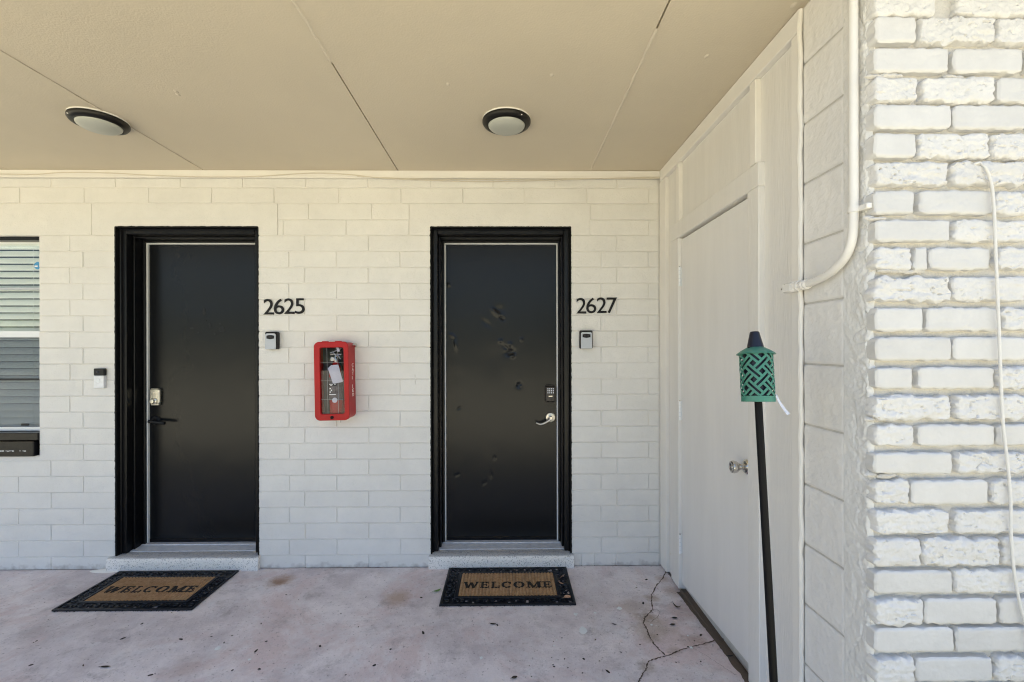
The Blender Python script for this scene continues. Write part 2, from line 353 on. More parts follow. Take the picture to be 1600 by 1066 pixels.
b_ = len(mb.v)
for i in range(nx_+1):
    x = X0+(X1-X0)*i/nx_; mb.v.append((x, Y0, -0.1))
for i in range(nx_): mb.f.append((b_+i, b_+i+1, i+1, i))
floor = mb.build('floor', M['floor'], smooth=True, tags=('worn pinkish grey painted concrete porch slab', None, None, 'structure'))

# cracks in the slab: real little ribbons of dirt, with uneven width
def crack(pts_px, wd, seed):
    random.seed(seed); P = []
    for (u0, v0), (u1, v1) in zip(pts_px[:-1], pts_px[1:]):
        n = 7
        for k in range(n):
            t = k/n; P.append((u0+(u1-u0)*t, v0+(v1-v0)*t))
    P.append(pts_px[-1]); W = [Vector(fx(*p)) for p in P]
    W = [q + Vector((random.uniform(-1, 1), random.uniform(-1, 1)))*0.0028 for q in W]
    m = MB()
    for i, q in enumerate(W):
        t = (W[min(i+1, len(W)-1)]-W[max(i-1, 0)]).normalized(); n = Vector((-t.y, t.x)); h = wd*random.uniform(0.25, 1.0)*(0.2 if i in (0, len(W)-1) else 1)
        for s_ in (-1, 1):
            x, y = q + n*h*s_; m.v.append((x, y, fz(x, y)+0.0012))
    for i in range(len(W)-1): m.f.append((2*i, 2*i+1, 2*i+3, 2*i+2))
    m.build('crack', M['dirt'], floor)
crack([(1041, 893), (1034, 906), (1026, 915), (1018, 930), (1018, 942), (1020, 955), (1008, 967), (1005, 976), (1010, 984), (1014, 996), (1022, 1010), (1032, 1022), (1040, 1030)], 0.0042, 1)
crack([(1133, 1006), (1116, 1010), (1098, 1016), (1080, 1020), (1060, 1025), (1042, 1031), (1026, 1033), (1014, 1037), (1010, 1048), (1004, 1056), (998, 1066), (990, 1085)], 0.0046, 2)
crack([(1133, 1006), (1125, 1010), (1118, 1012), (1122, 1016)], 0.0015, 3)
crack([(1020, 957), (1026, 955), (1031, 960), (1027, 968), (1016, 976)], 0.0012, 4)
crack([(1041, 893), (1050, 905), (1060, 916)], 0.0014, 5)
crack([(1080, 1020), (1095, 1030), (1112, 1042), (1130, 1056), (1150, 1070)], 0.0007, 6)

# ceiling boards, 4 ft apart, with open and filled joints
CZ = 2.541; CY0 = 0.98
ceil = thing('ceiling', (0, 2, CZ), 'tan painted ceiling of the porch made of wide boards', None, None, 'structure')
jx = [-4.38, -3.155, -1.932, wx(622, 262)[0], wx(922, 266)[0], 1.03]
xs_ = [-6.2] + jx[:-1] + [2.9]
for i in range(len(xs_)-1):
    g = 0.003
    b = MB().box(xs_[i]+g, xs_[i+1]-g, CY0, 3.05, CZ, CZ+0.02, 0.0015).build('board', M['ceil'], ceil)
    b.location.z += (0, .0006, -.0005, 0.0008, 0, 0.0007, 0)[i % 7]
MB().box(-6.2, 2.9, CY0, 3.05, CZ+0.022, CZ+0.05).build('joint_backing', M['seam'], ceil)
def caulk(x, ya, yb, wob, wd=0.0042):
    n = 40; m = MB()
    for k in range(n+1):
        y = ya+(yb-ya)*k/n; c = x + wob*noise.noise(Vector((x*9, y*14, 1))); h = wd*(1+0.5*noise.noise(Vector((x*3, y*40, 5))))
        for s_ in (-1, 1): m.v.append((c+s_*h, y, CZ-0.0008))
        m.v.append((c, y, CZ-0.0040-0.0015*noise.noise(Vector((x, y*60, 8)))))
    for k in range(n):
        a = 3*k; m.f += [(a, a+2, a+5, a+3), (a+2, a+1, a+4, a+5)]
    m.build('filled_joint', M['caulk'], ceil)
y525 = 711*1.141/(545-98)
caulk(jx[3], CY0, y525, 0.006, 0.0062); caulk(jx[4], 711*1.141/(545-42), 2.92, 0.004, 0.0062)
caulk(jx[2], CY0, 2.05, 0.002, 0.0034); caulk(jx[2], 2.12, 2.75, 0.001, 0.0032)
caulk(jx[1], CY0, 2.5, 0.002); caulk(jx[0], CY0, 2.9, 0.002)
# small blisters in the ceiling paint
for (u, v) in ((275, 143), (278, 148), (1240, 8), (1104, 88), (862, 118), (700, 132)):
    d = ray(u, v); t = (CZ-EYE)/d.z; x, y = d.x*t, d.y*t
    MB().lathe([(0.0, -0.003), (0.005, -0.002), (0.009, 0.0)], 9, Matrix.Translation((x, y, CZ)) @ Matrix.Diagonal((1, 1.6, 1, 1))).build('paint_blister', M['caulk'], ceil, smooth=True)
roof = MB().box(-8, 8, CY0-0.03, 9, CZ+0.06, CZ+0.30).box(-8, 8, CY0-0.03, CY0-0.005, CZ-0.0, CZ+0.058).build('roof', M['roof'], tags=('unseen flat roof slab with a pale fascia, added to keep the sun off the porch', 'roof'))  # out of view; slab added so the sun from behind leaves the porch shaded
MB().box(-8, 8, 4.3, 4.45, -0.05, CZ+0.05).build('light_block_wall', M['room'], tags=('unseen plain wall added behind the two units to block light from the back', 'wall'))  # unseen wall added to stop light leaking in under the roof

# ============================================================ BACK WALL (painted blocks laid as bricks)
def zrow(v, u=540): return wx(u, v)[1]
TOPV, BOTV = 266.5, 889
wall = thing('block_wall', (-1.1, DW, 0), 'cream white painted block wall with both black doors in it', 'wall')
# openings in metres
O25 = (wx(180, 500)[0], wx(403.5, 500)[0]); O27 = (wx(673, 500)[0], wx(892, 500)[0]); OTOP = wx(540, 354.5)[1]
WN = (wx(-190, 500)[0], wx(61, 500)[0]); WNT, WNB = wx(61, 368)[1], wx(61, 712)[1]; 
SBZ = 0.082
# mortar backing, butted around the openings; its face is 4 mm behind the blocks
MF = DW+0.005
mb = MB()
def mbx(x0, x1, z0, z1): mb.box(x0, x1, MF, DW+0.19, z0, z1)
ZT = CZ+0.02
mbx(-6.0, 1.02, OTOP, ZT)
mbx(-6.0, WN[0], 0, OTOP); mbx(WN[0], WN[1], WNT, OTOP); mbx(WN[0], WN[1], 0, WNB); mbx(WN[1], O25[0], 0, OTOP)
mbx(O25[1], O27[0], 0, OTOP); mbx(O27[1], 1.02, 0, OTOP)
mb.build('mortar', M['mortar'], wall)
V0 = 368.0; PIT = 24.97
rows = []          # (v_top, v_bottom, joints list (u), ranges)
A = [-21-101*1, -21+0, 80, 181, 282, 379.6, 478, 575.7, 673, 771, 868, 965]
B = [-170, -70, 31, 132, 232.5, 331, 429, 530, 627, 723.6, 820, 917, 1014]
def clip(js, u0, u1):
    js = [u0] + [j for j in sorted(js) if u0+5 < j < u1-5] + [u1]; return list(zip(js[:-1], js[1:]))
UL = -230; UR = 1029.5
random.seed(3)
def lay(va, vb, segs, h_gap=0.0022):
    za, zb = zrow(va), zrow(vb)
    for (ua, ub) in segs:
        xa, xb = wx(ua, 500)[0], wx(ub, 500)[0]
        g = random.choice((0.0006, 0.0012, 0.0018, 0.0028)); hg = random.uniform(0.0008, 0.0024)
        lw = 0.0 if any(abs(xa-e) < 1e-3 for e in (O25[1], O27[1], WN[1])) else g
        rw = 0.0 if any(abs(xb-e) < 1e-3 for e in (O25[0], O27[0])) else g
        w_, h_ = round((xb-rw)-(xa+lw), 3), round((za-zb)-2*hg, 3)
        me = shared_box(w_, 0.02, h_, 0.0026, M['wall'])
        o = link('brick', me, wall, ((xa+lw+xb-rw)/2, DW+random.uniform(-0.0008, 0.0008), (za+zb)/2))
        o.rotation_euler = (random.uniform(-.004, .004), random.uniform(-.0012, .0012), random.uniform(-.002, .002))
lay(279, 293.6, clip(A, UL, UR)); lay(293.6, 318.1, clip(B, UL, UR))
# lintels and the two rows beside them
lay(318.1, 368, [(UL, 143.5)])
for (ua, ub, O_) in ((143.5, 434, O25), (640, 922, O27)):      # lintels sit over the openings and reach a little down beside them
    xa, xb, za, zb = wx(ua, 500)[0]+.0015, wx(ub, 500)[0]-.0015, zrow(318.1)-.0012, zrow(368)+.0012
    MB().prism([(xa, zb), (O_[0], zb), (O_[0], OTOP), (O_[1], OTOP), (O_[1], zb), (xb, zb), (xb, za), (xa, za)], DW, DW+.02).build('lintel', M['wall'], wall)
lay(318.1, 343.4, [(434, 482.4), (482.4, 581), (581, 640), (922, UR)])
lay(343.4, 368, [(434, 443), (443, 541), (541, 640), (922, 1014), (1014, UR)])
for k in range(21):
    va = V0+PIT*k; vb = V0+PIT*(k+1) if k < 20 else BOTV
    ev = k % 2 == 0
    # left of door 2625
    if k < 14:
        j = 109 if ev else 129.5; lay(va, vb, [(61, j), (j, 180)])
        lay(va, vb, [(UL, -190)])
    else:
        js = [-122, -22, 79] if ev else [-172, -72, 28, 129.5]; lay(va, vb, clip(js, UL, 180))
    js = [476, 575.7] if ev else [451.5, 526, 625]; lay(va, vb, clip(js, 403.5, 673))
    js = [963.7] if ev else [939, 1013]
    if k == 20: js = [908, 928, 962]
    lay(va, vb, clip(js, 892, UR))
# little raised paint run on a block right of the cabinet
x, z = wx(649, 594)
MB().tube([(x-.006, DW-.001, z+.03), (x, DW-.002, z+.034), (x+.002, DW-.002, z+.01), (x-.002, DW-.002, z-.01), (x+.001, DW-.001, z-.035)], 0.0022, 8).build('paint_run', M['wall'], wall, smooth=True)
# trim board along the ceiling
ct = thing('ceiling_trim', (-2, DW, 2.5), 'cream painted trim board where the back wall meets the ceiling', 'trim')
MB().box(-5.5, XR-0.0, DW-0.016, DW-0.001, wx(540, 278.6)[1], CZ-0.001, 0.003).build('board', M['trim'], ct)
MB().box(-5.5, XR-0.0, DW-0.021, DW-0.0165, wx(540, 280)[1], wx(540, 277)[1], 0.001).build('bead', M['trim'], ct)

# thin painted wires stapled under the trim
def wall_wire(pts, r, label):
    P = []
    for (u, v) in pts:
        x, z = wx(u, v); P.append(Vector((x, DW-0.0255, z)))
    Q = []
    for i in range(len(P)-1):
        p0, p1, p2, p3 = P[max(i-1, 0)], P[i], P[i+1], P[min(i+2, len(P)-1)]
        for k in range(8):
            t = k/8; Q.append(0.5*((2*p1)+(-p0+p2)*t+(2*p0-5*p1+4*p2-p3)*t*t+(-p0+3*p1-3*p2+p3)*t*t*t))
    Q.append(P[-1])
    return MB().tube(Q, r, 8).build('wire', M['wire'], smooth=True, tags=(label, 'wire'))
wall_wire([(-60, 276), (0, 274.5), (60, 275), (105, 272), (180, 273), (250, 277), (330, 279), (400, 278.5), (450, 275), (500, 273), (550, 275.5), (600, 281), (680, 284.5), (760, 286.5), (860, 284), (950, 281), (1030, 279.5)], 0.0028, 'thin cream wire sagging along the trim above the doors')
wall_wire([(560, 278.5), (600, 280), (660, 282), (720, 283), (800, 283), (900, 281.5), (1030, 281.5)], 0.0020, 'second fainter wire running just under the trim above door 2627')

# ============================================================ BLACK DOORS
def door_unit(OX0, OX1, num, label, dents, handle_side):
    t = thing('front_door', ((OX0+OX1)/2, DW, SBZ), label, 'door', 'black front doors')
    zb = 0.03
    # layers: (inset, y0, y1, width)
    fr = MB()
    def U(m, inset, wdt, y0, y1, c=0.002, zbot=SBZ):
        a, b = OX0+inset, OX1-inset; top = OTOP-inset
        m.box(a, a+wdt, y0, y1, zbot, top, c); m.box(b-wdt, b, y0, y1, zbot, top, c); m.box(a+wdt, b-wdt, y0, y1, top-wdt, top, c)
    e = MB(); U(e, 0.0, 0.006, DW-0.001, DW+0.20, 0.0015, 0.03); ed = e.build('painted_reveal', M['blackedge'], t)
    m = MB()
    def rag(pts):
        # pts: centre line of the paint edge with outward normal
        o = len(m.v)
        for (x, z, nx_, nz_) in pts:
            q = x*31+z*37; w_ = 0.0022+0.0024*noise.noise(Vector((q, num, 2)))+0.0022*noise.noise(Vector((q*4, num, 5)))
            ph = ((zrow(368)-z) % 0.1027)/0.1027
            if abs(nx_) > .5 and (ph < .03 or ph > .97): w_ += .0022
            w_ = max(w_, .0008); m.v += [(x-nx_*.002, DW-.0024, z-nz_*.002), (x+nx_*w_, DW-.0024, z+nz_*w_), (x+nx_*(w_+.0012), DW-.0004, z+nz_*(w_+.0012))]
        for k in range(len(pts)-1):
            a = o+3*k; m.f.extend([(a, a+1, a+4, a+3), (a+1, a+2, a+5, a+4)])
    N_ = 260
    rag([(OX0, .085+(OTOP-.085)*k/N_, -1, 0) for k in range(N_+1)]); rag([(OX0+(OX1-OX0)*k/120, OTOP, 0, 1) for k in range(121)]); rag([(OX1, OTOP-(OTOP-.085)*k/N_, 1, 0) for k in range(N_+1)])
    m.build('paint_edge', M['blackedge'], t)
    f = MB(); U(f, 0.0062, 0.034, DW+0.034, DW+0.20, 0.004); U(f, 0.0062, 0.009, DW+0.024, DW+0.0338, 0.004)
    f.build('brick_mould', M['black'], t)
    f = MB(); U(f, 0.0405, 0.012, DW+0.085, DW+0.20, 0.003); f.build('jamb', M['black'], t)
    f = MB(); U(f, 0.0530, 0.012, DW+0.150, DW+0.22); f.build('door_stop', M['black'], t)
    f = MB(); U(f, 0.0654, 0.0085, DW+0.166, DW+0.21, 0.002, SBZ+0.012); f.build('weather_strip', M['weather'], t)
    # door leaf as one sheet with its dents
    dx0, dx1, dz0, dz1 = OX0+0.076, OX1-0.076, SBZ+0.014, OTOP-0.0765
    DY = DW+0.182; nx, nz = (200, 470) if num == 2 else (80, 190); m = MB()
    def disp(x, z):
        y = 0.0014*noise.noise(Vector((x*2.1, 3*num, z*1.3)))+0.0004*noise.noise(Vector((x*9, 3*num, z*9)))
        for (u, v, ru, rv, d, ang) in dents:
            cx_, cz_ = wx(u, v, DY); ru *= .78; rv *= .78; ca, sa = math.cos(ang), math.sin(ang); ddx, ddz = x-cx_, z-cz_
            a, b = (ddx*ca+ddz*sa)/(ru/229), (-ddx*sa+ddz*ca)/(rv/229); y += 1.1*d*math.exp(-(a*a+b*b))
        return y
    for j in range(nz+1):
        for i in range(nx+1):
            x = dx0+(dx1-dx0)*i/nx; z = dz0+(dz1-dz0)*j/nz; m.v.append((x, DY+disp(x, z), z))
    for j in range(nz):
        for i in range(nx):
            a = j*(nx+1)+i; m.f.append((a, a+1, a+nx+2, a+nx+1))
    m.box(dx0, dx1, DY+0.012, DY+0.045, dz0, dz1)
    m.build('door_leaf', M['door'], t, smooth=True)
    MB().box(dx0, dx1, DY-0.006, DY+0.01, dz0-0.001, dz0+0.024, 0.003).build('bottom_sweep', M['black'], t)
    # aluminium threshold
    th = MB(); a, b = OX0+0.034, OX1-0.034
    th.add([(a, DW+0.062, SBZ+0.001), (b, DW+0.062, SBZ+0.001), (b, DW+0.062, SBZ+0.005), (a, DW+0.062, SBZ+0.005),
            (a, DW+0.13, SBZ+0.012), (b, DW+0.13, SBZ+0.012), (a, DW+0.21, SBZ+0.013), (b, DW+0.21, SBZ+0.013), (a, DW+0.21, SBZ+0.001), (b, DW+0.21, SBZ+0.001)],
           [(0, 1, 2, 3), (3, 2, 5, 4), (4, 5, 7, 6), (6, 7, 9, 8), (0, 3, 4, 6, 8), (1, 9, 7, 5, 2)])
    th.box(a+.02, b-.02, DW+0.135, DW+0.145, SBZ+0.0125, SBZ+0.017, 0.001)
    for k in range(5): th.lathe([(0.0, 0.0022), (0.004, 0.0015), (0.005, 0)], 10, Matrix.Translation((a+(b-a)*(k+.5)/5, DW+0.095, SBZ+0.0085)))
    th.build('threshold', M['alu'], t)
    MB().box(OX0+0.02, OX1-0.02, DY+0.06, DY+0.09, 0, OTOP).build('backing', M['room'], t)
    return t, DY
D27 = [(775, 489, 11, 4.5, -0.006, -0.75), (784, 497, 6, 3, 0.006, -0.6), (781, 484, 10, 8, 0.003, 0), (797, 551, 8, 6, 0.009, 0.2), (801, 556, 4.5, 4, -0.006, 0), (797, 538, 4, 4, -0.004, 0), (790, 543, 6, 3, 0.004, -0.8),
       (782, 533, 4, 3.5, -0.004, 0), (815, 531, 3, 3, -0.0035, 0), (811, 602, 5, 5, 0.006, 0), (813, 603, 2.5, 2.5, -0.004, 0), (707, 525, 6, 3, -0.003, -0.6), (712, 538, 3, 11, -0.004, 0.15),
       (701, 445, 3, 4, -0.004, 0), (773, 716, 3, 4, 0.002, 0), (767, 742, 3, 7, 0.002, 0), (717, 638, 5, 2.5, 0.002, 0.5), (715, 742, 5, 3, 0.0018, 0.6), (757, 755, 5, 3, 0.0018, 0.6), (760, 505, 12, 5, 0.002, -0.7), (770, 560, 25, 30, 0.002, 0)]
D25 = [(320, 470, 30, 40, 0.0012, 0), (300, 700, 50, 60, -0.0012, 0), (380, 640, 30, 60, 0.0012, 0), (345, 735, 8, 3, 0.0007, 0.3)]
d25, DY = door_unit(O25[0], O25[1], 1, 'black metal door to unit 2625 with silver keypad and black lever', D25, 'L')
d27, DY = door_unit(O27[0], O27[1], 2, 'dented black metal door to unit 2627 with dark keypad and curved nickel lever', D27, 'R')
# stone steps under the doors
def step(O, label, extra):
    t = thing('door_step', ((O[0]+O[1])/2, DW, 0), label, 'step', 'stone steps under the black doors')
    m = bmesh.new(); xa, xb = O[0]-0.012-extra, O[1]+0.012
    y0, y1, z0, z1 = DW-0.034, DW+0.25, -0.01, SBZ
    nx = 60; rows_ = []
    prof = [(y0+0.004, z0), (y0, 0.012), (y0-0.002, 0.04), (y0, z1-0.016), (y0+0.005, z1-0.006), (y0+0.014, z1), (y0+0.06, z1+0.0005), (y0+0.12, z1), (y1, z1)]
    mb = MB()
    for i in range(nx+1):
        x = xa+(xb-xa)*i/nx
        for k, (y, z) in enumerate(prof):
            if y < DW-.001 or (O[0] < x < O[1]): xx = x
            else: xx = min(max(x, O[0]+.0065), O[1]-.0065)
            nn = 0.0025*noise.noise(Vector((x*14, y*14, z*20+O[0]))) if 0 < k < 8 else 0
            mb.v.append((xx, y+nn, z+nn*0.5))
    n = len(prof)
    for i in range(nx):
        for k in range(n-1):
            a = i*n+k; mb.f.append((a, a+n, a+n+1, a+1))
    mb.f.append(tuple(range(n))); mb.f.append(tuple(nx*n+k for k in range(n))[::-1])
    mb.build('stone_slab', M['terrazzo'], t, smooth=True)
    return t
s27 = step(O27, 'speckled grey stone step under the dented door 2627', 0.0)
s25 = step(O25, 'speckled grey stone step under door 2625, chipped at its left end', 0.02)
# hardened white paint splash beside the left step
x, y = fx(165, 891)
MB().lathe([(0.0, 0.012), (0.05, 0.009), (0.085, 0.003), (0.10, 0.0)], 20, Matrix.Translation((x+.01, DW-0.022, 0.0)) @ Matrix.Diagonal((1, 0.28, 1, 1))).build('mortar_spill', M['trim'], smooth=True, tags=('flat white mortar spill on the slab at the left end of the left step', 'mortar'))

# --- hardware door 2625 (keypad + black lever)
x0, z1 = wx(234.5, 607, DY-0.02); x1, z0 = wx(249.5, 635, DY-0.02); cx = (x0+x1)/2
kp = MB().box(x0, x1, DY-0.026, DY-0.001, z0+0.02, z1-0.006, 0.005)
kp.box(x0+0.008, x1-0.008, DY-0.0262, DY-0.001, z1-0.0065, z1, 0.003); kp.box(x0+0.006, x1-0.006, DY-0.026, DY-0.001, z0+0.006, z0+0.021, 0.004)
kp = kp.build('keypad', M['warmnickel'], d25)
for r in range(3):
    for c in range(4):
        kx = x0+0.012+c*(x1-x0-0.024)/3; kz = z1-0.028-r*0.016
        MB().box(kx-0.0045, kx+0.0045, DY-0.029, DY-0.0262, kz-0.0045, kz+0.0045, 0.001).build('key', M['nickel'], kp)
MB().lathe([(0.021, 0), (0.021, 0.008), (0.014, 0.012), (0.013, 0.024), (0.0, 0.025)], 24, Matrix.Translation((cx, DY-0.0262, z0+0.036)) @ Matrix.Rotation(PI/2, 4, 'X')).build('thumb_turn', M['warmnickel'], kp, smooth=True)
lx, lz = wx(246, 655, DY-0.02)
lv = MB().lathe([(0.030, 0), (0.030, 0.006), (0.026, 0.010), (0.011, 0.011), (0.011, 0.042)], 28, Matrix.Translation((lx-0.022, DY, lz-0.012)) @ Matrix.Rotation(PI/2, 4, 'X'))
lv.tube([(lx-0.034, DY-0.052, lz-0.010), (lx+0.075, DY-0.056, lz-0.022)], 0.0105, 16)
lv.build('lever_handle', M['blackplastic'], d25, smooth=True)
hx, hz = wx(322, 501, DY)
MB().lathe([(0.005, 0), (0.005, 0.0015), (0.0, 0.002)], 12, Matrix.Translation((hx, DY-0.0, hz)) @ Matrix.Rotation(PI/2, 4, 'X')).build('screw_hole', M['blackedge'], d25)
# ghost of removed digits and knocker
gm = MB()
for (u, v, w_, h_) in ((319, 487, 7, 14), (300, 513, 9, 4), (328, 509, 6, 10), (347, 515, 12, 12), (344, 506, 5, 3), (336, 522, 5, 5), (310, 520, 4, 3)):
    gx, gz = wx(u, v, DY); n = 10
    pts = [(gx+(w_/460)*math.cos(2*PI*k/n)*random.uniform(.5, 1.1), gz+(h_/460)*math.sin(2*PI*k/n)*random.uniform(.5, 1.1)) for k in range(n)]
    gm.prism(pts, DY-0.0016, DY-0.0008)
gm.build('ghost_mark', M['scuff'], d25)

# --- hardware door 2627
x0, z1 = wx(852, 602, DY-0.02); x1, z0 = wx(867.5, 629.5, DY-0.02); cx = (x0+x1)/2
kp = MB().box(x0, x1, DY-0.030, DY-0.001, z0+0.008, z1-0.008, 0.006)
kp.box(x0+0.009, x1-0.009, DY-0.0302, DY-0.001, z1-0.0085, z1, 0.003); kp.box(x0+0.009, x1-0.009, DY-0.0302, DY-0.001, z0, z0+0.0085, 0.003)
kp = kp.build('keypad', M['bronze'], d27)
for r in range(3):
    for c in range(4):
        kx = cx-0.0165+c*0.0122; kz = z1-0.024-r*0.0135
        MB().box(kx-0.0036, kx+0.0036, DY-0.0325, DY-0.0302, kz-0.0036, kz+0.0036, 0.001).build('key', M['key'], kp)
MB().box(cx-0.012, cx+0.014, DY-0.0315, DY-0.0302, z0+0.042, z0+0.049, 0.001).build('badge', M['nickel'], kp)
MB().lathe([(0.017, 0), (0.016, 0.006), (0.006, 0.007), (0.005, 0.004), (0.0, 0.004)], 24, Matrix.Translation((cx, DY-0.030, z0+0.026)) @ Matrix.Rotation(PI/2, 4, 'X')).build('thumb_turn', M['bronze'], kp, smooth=True)
lx, lz = wx(860.3, 652.8, DY-0.02)
lv = MB().lathe([(0.0335, 0), (0.0335, 0.006), (0.029, 0.011), (0.020, 0.012), (0.018, 0.006), (0.013, 0.006), (0.0125, 0.05), (0.009, 0.054), (0, 0.054)], 32, Matrix.Translation((lx, DY, lz)) @ Matrix.Rotation(PI/2, 4, 'X'))
pts = []
for k in range(15):
    t = k/14; px = lx-0.100*t; pts.append((px, DY-0.048-0.004*math.sin(t*PI), lz-0.006-0.034*math.sin(min(t, .78)*PI/1.56)**1.1+(0.010*max(0, t-.75)/.25)))
lv.tube(pts, [0.0095-0.005*(k/14) for k in range(15)], 14)
lv.build('lever_handle', M['nickel'], d27, smooth=True)

# ============================================================ HOUSE NUMBERS
def house_number(s, boxes, v0, v1, label):
    x0, zb = wx(boxes[0][0], v1); t = thing('house_number', (x0, DW, zb), label, 'house number', 'black house numbers beside the doors')
    for ch, (ua, ub, dv) in zip(s, boxes):
        xa, za = wx(ua, v1+dv); xb, zb2 = wx(ub, v0+dv)
        me = text_mesh(ch, 'digit', xa, xb, za, zb2, 0.006, 0.0); me.materials.append(M['number'])
        link('digit', me, t, (xa, DW-0.006, za))
    return t
house_number('2625', [(412.8, 428.5, .8), (428.8, 444.5, .4), (445, 460.8, -.2), (461.8, 476.5, -.3)], 466.8, 491, 'black metal house number reading 2625, right of the left door')
house_number('2627', [(900.5, 915.8, .6), (915.8, 931.3, .2), (932.2, 947.4, -.2), (947.6, 963.6, 0)], 465.3, 489.6, 'black metal house number reading 2627, right of the dented door')

# ============================================================ KEY LOCK BOXES
def key_box(u0, u1, v0, v1, label):
    yf = DW-0.042
    xa, za = wx(u0, v1, yf); xb, zb = wx(u1, v0, yf); t = thing('key_safe', ((xa+xb)/2, DW, za), label, 'key box', 'key boxes under the house numbers')
    m = MB().box(xa, xb, yf, DW-0.001, za, zb, 0.006); m.build('body', M['blackplastic'], t)
    c = 0.006; w_ = xb-xa; n = 8; fx0, fx1, z0, z1 = xa+c, xb-c, za+0.001, zb-0.011; r = 0.012
    poly = [(fx0, z0), (fx1, z0)] + [(fx1-r+r*math.cos(a), z1-r+r*math.sin(a)) for a in [PI/2*k/n for k in range(n+1)]] + [(fx0+r-r*math.sin(a), z1-r+r*math.cos(a)) for a in [PI/2*k/n for k in range(n+1)]]
    fc = MB().prism(poly, yf-0.005, yf+0.001).build('face', M['greyface'], t)
    cx = (xa+xb)/2; wz = z1-0.022; hw = (fx1-fx0)/2*0.72
    poly = [(cx-hw, wz-0.010), (cx-hw*.5, wz-0.0125), (cx, wz-0.0145), (cx+hw*.5, wz-0.0125), (cx+hw, wz-0.010), (cx+hw, wz+0.008), (cx+hw*.5, wz+0.011), (cx, wz+0.012), (cx-hw*.5, wz+0.011), (cx-hw, wz+0.008)]
    dc = MB().prism(poly, yf-0.0075, yf-0.0045).build('dial_cover', M['blackplastic'], fc)
    for k in range(4): MB().box(cx-hw*.62+k*hw*.36, cx-hw*.62+k*hw*.36+0.003, yf-0.009, yf-0.0077, wz-0.005, wz+0.005, 0.0005).build('dial', M['bronze'], dc)
    return t
key_box(413.5, 432.6, 518.5, 546, 'grey faced key safe between the left black door and the red cabinet')
key_box(906.2, 926.2, 516.5, 545, 'grey faced key safe on the blocks between the dented door and the corner')

# ============================================================ DOORBELL
yf = DW-0.026
xa, za = wx(145.6, 607.0, yf); xb, zb = wx(161.8, 576, yf); zm = wx(150, 587, yf)[1]
t = thing('video_doorbell', ((xa+xb)/2, DW, za), 'small black and silver video doorbell left of door 2625', 'doorbell')
MB().box(xa, xb, yf, DW-0.001, zm, zb, 0.004).build('camera_head', M['blackplastic'], t)
MB().lathe([(0.0075, 0), (0.0075, 0.0015), (0.005, 0.003), (0, 0.0035)], 20, Matrix.Translation(((xa+xb)/2-.004, yf, (zm+zb)/2)) @ Matrix.Rotation(PI/2, 4, 'X')).build('lens', M['navy'], t, smooth=True)
fp = MB().box(xa, xb, yf+0.001, DW-0.001, za, zm-0.0005, 0.003).build('faceplate', M['alu'], t)
MB().lathe([(0.012, 0), (0.012, 0.002), (0.0105, 0.002), (0.010, 0.001), (0, 0.001)], 24, Matrix.Translation(((xa+xb)/2-.003, yf+0.001, zm-0.033)) @ Matrix.Rotation(PI/2, 4, 'X')).build('button', M['white'], fp, smooth=True)

# ============================================================ FIRE EXTINGUISHER CABINET
def rrect(x0, x1, z0, z1, r, n=6):
    P = []
    for (cx, cz, a0) in ((x1-r, z0+r, -PI/2), (x1-r, z1-r, 0), (x0+r, z1-r, PI/2), (x0+r, z0+r, PI)):
        for k in range(n+1):
            a = a0+PI/2*k/n; P.append((cx+r*math.cos(a), cz+r*math.sin(a)))
    return P
yf = DW-0.130
xa, za = wx(491.8, 657.5, yf); xb, zb = wx(545.8, 534, yf); cx = (xa+xb)/2
cab = thing('fire_extinguisher_cabinet', (cx, DW, za), 'red plastic fire extinguisher cabinet with clear front, between the two doors', 'cabinet')
def ring(m, o, i, y0, y1):      # frame between outlines o and i
    n = len(o); b = len(m.v)
    for P, y in ((o, y0), (i, y0), (o, y1), (i, y1)): m.v += [(x, y, z) for x, z in P]
    for k in range(n):
        q = (k+1) % n
        m.f += [(b+k, b+q, b+n+q, b+n+k), (b+2*n+k, b+3*n+k, b+3*n+q, b+2*n+q), (b+k, b+2*n+k, b+2*n+q, b+q), (b+n+k, b+n+q, b+3*n+q, b+3*n+k)]
o_ = rrect(xa, xb, za, zb, 0.032); i_ = rrect(xa+0.036, xb-0.030, za+0.040, zb-0.036, 0.012)
m = MB(); ring(m, o_, i_, yf, yf+0.030)
for q in range(2): m.box(xa+.05+q*.08, xa+.085+q*.08, yf+.004, yf+.024, zb-.004, zb+.004, .001)
fr = m.build('front_frame', M['red'], cab)
bv = fr.modifiers.new('bevel', 'BEVEL'); bv.width = 0.004; bv.segments = 2; bv.limit_method = 'ANGLE'; bv.angle_limit = R_(50)
m = MB(); o2 = rrect(xa+0.004, xb-0.002, za+0.004, zb-0.004, 0.028); i2 = rrect(xa+0.009, xb-0.007, za+0.009, zb-0.009, 0.024); ring(m, o2, i2, yf+0.0305, DW-0.004)
body = m.build('case', M['red'], cab, smooth=False)
MB().prism(rrect(xa+0.0095, xb-0.0075, za+0.0095, zb-0.0095, 0.023), DW-0.010, DW-0.005).build('back', M['room'], cab)
ix0, ix1, iz0, iz1 = xa+0.034, xb-0.028, za+0.038, zb-0.034
pn = MB().box(ix0, ix1, yf+0.014, yf+0.016, iz0, iz1).build('clear_panel', M['acrylic'], cab)
m = MB()
for fx_ in (0.28, 0.72): m.box(ix0+(ix1-ix0)*fx_, ix0+(ix1-ix0)*fx_+0.0008, yf+0.0125, yf+0.0138, iz0, iz1)
for fz_ in (0.22, 0.50, 0.77): m.box(ix0, ix1, yf+0.0110, yf+0.0123, iz0+(iz1-iz0)*fz_, iz0+(iz1-iz0)*fz_+0.0008)
m.build('score_line', M['greyface'], pn)
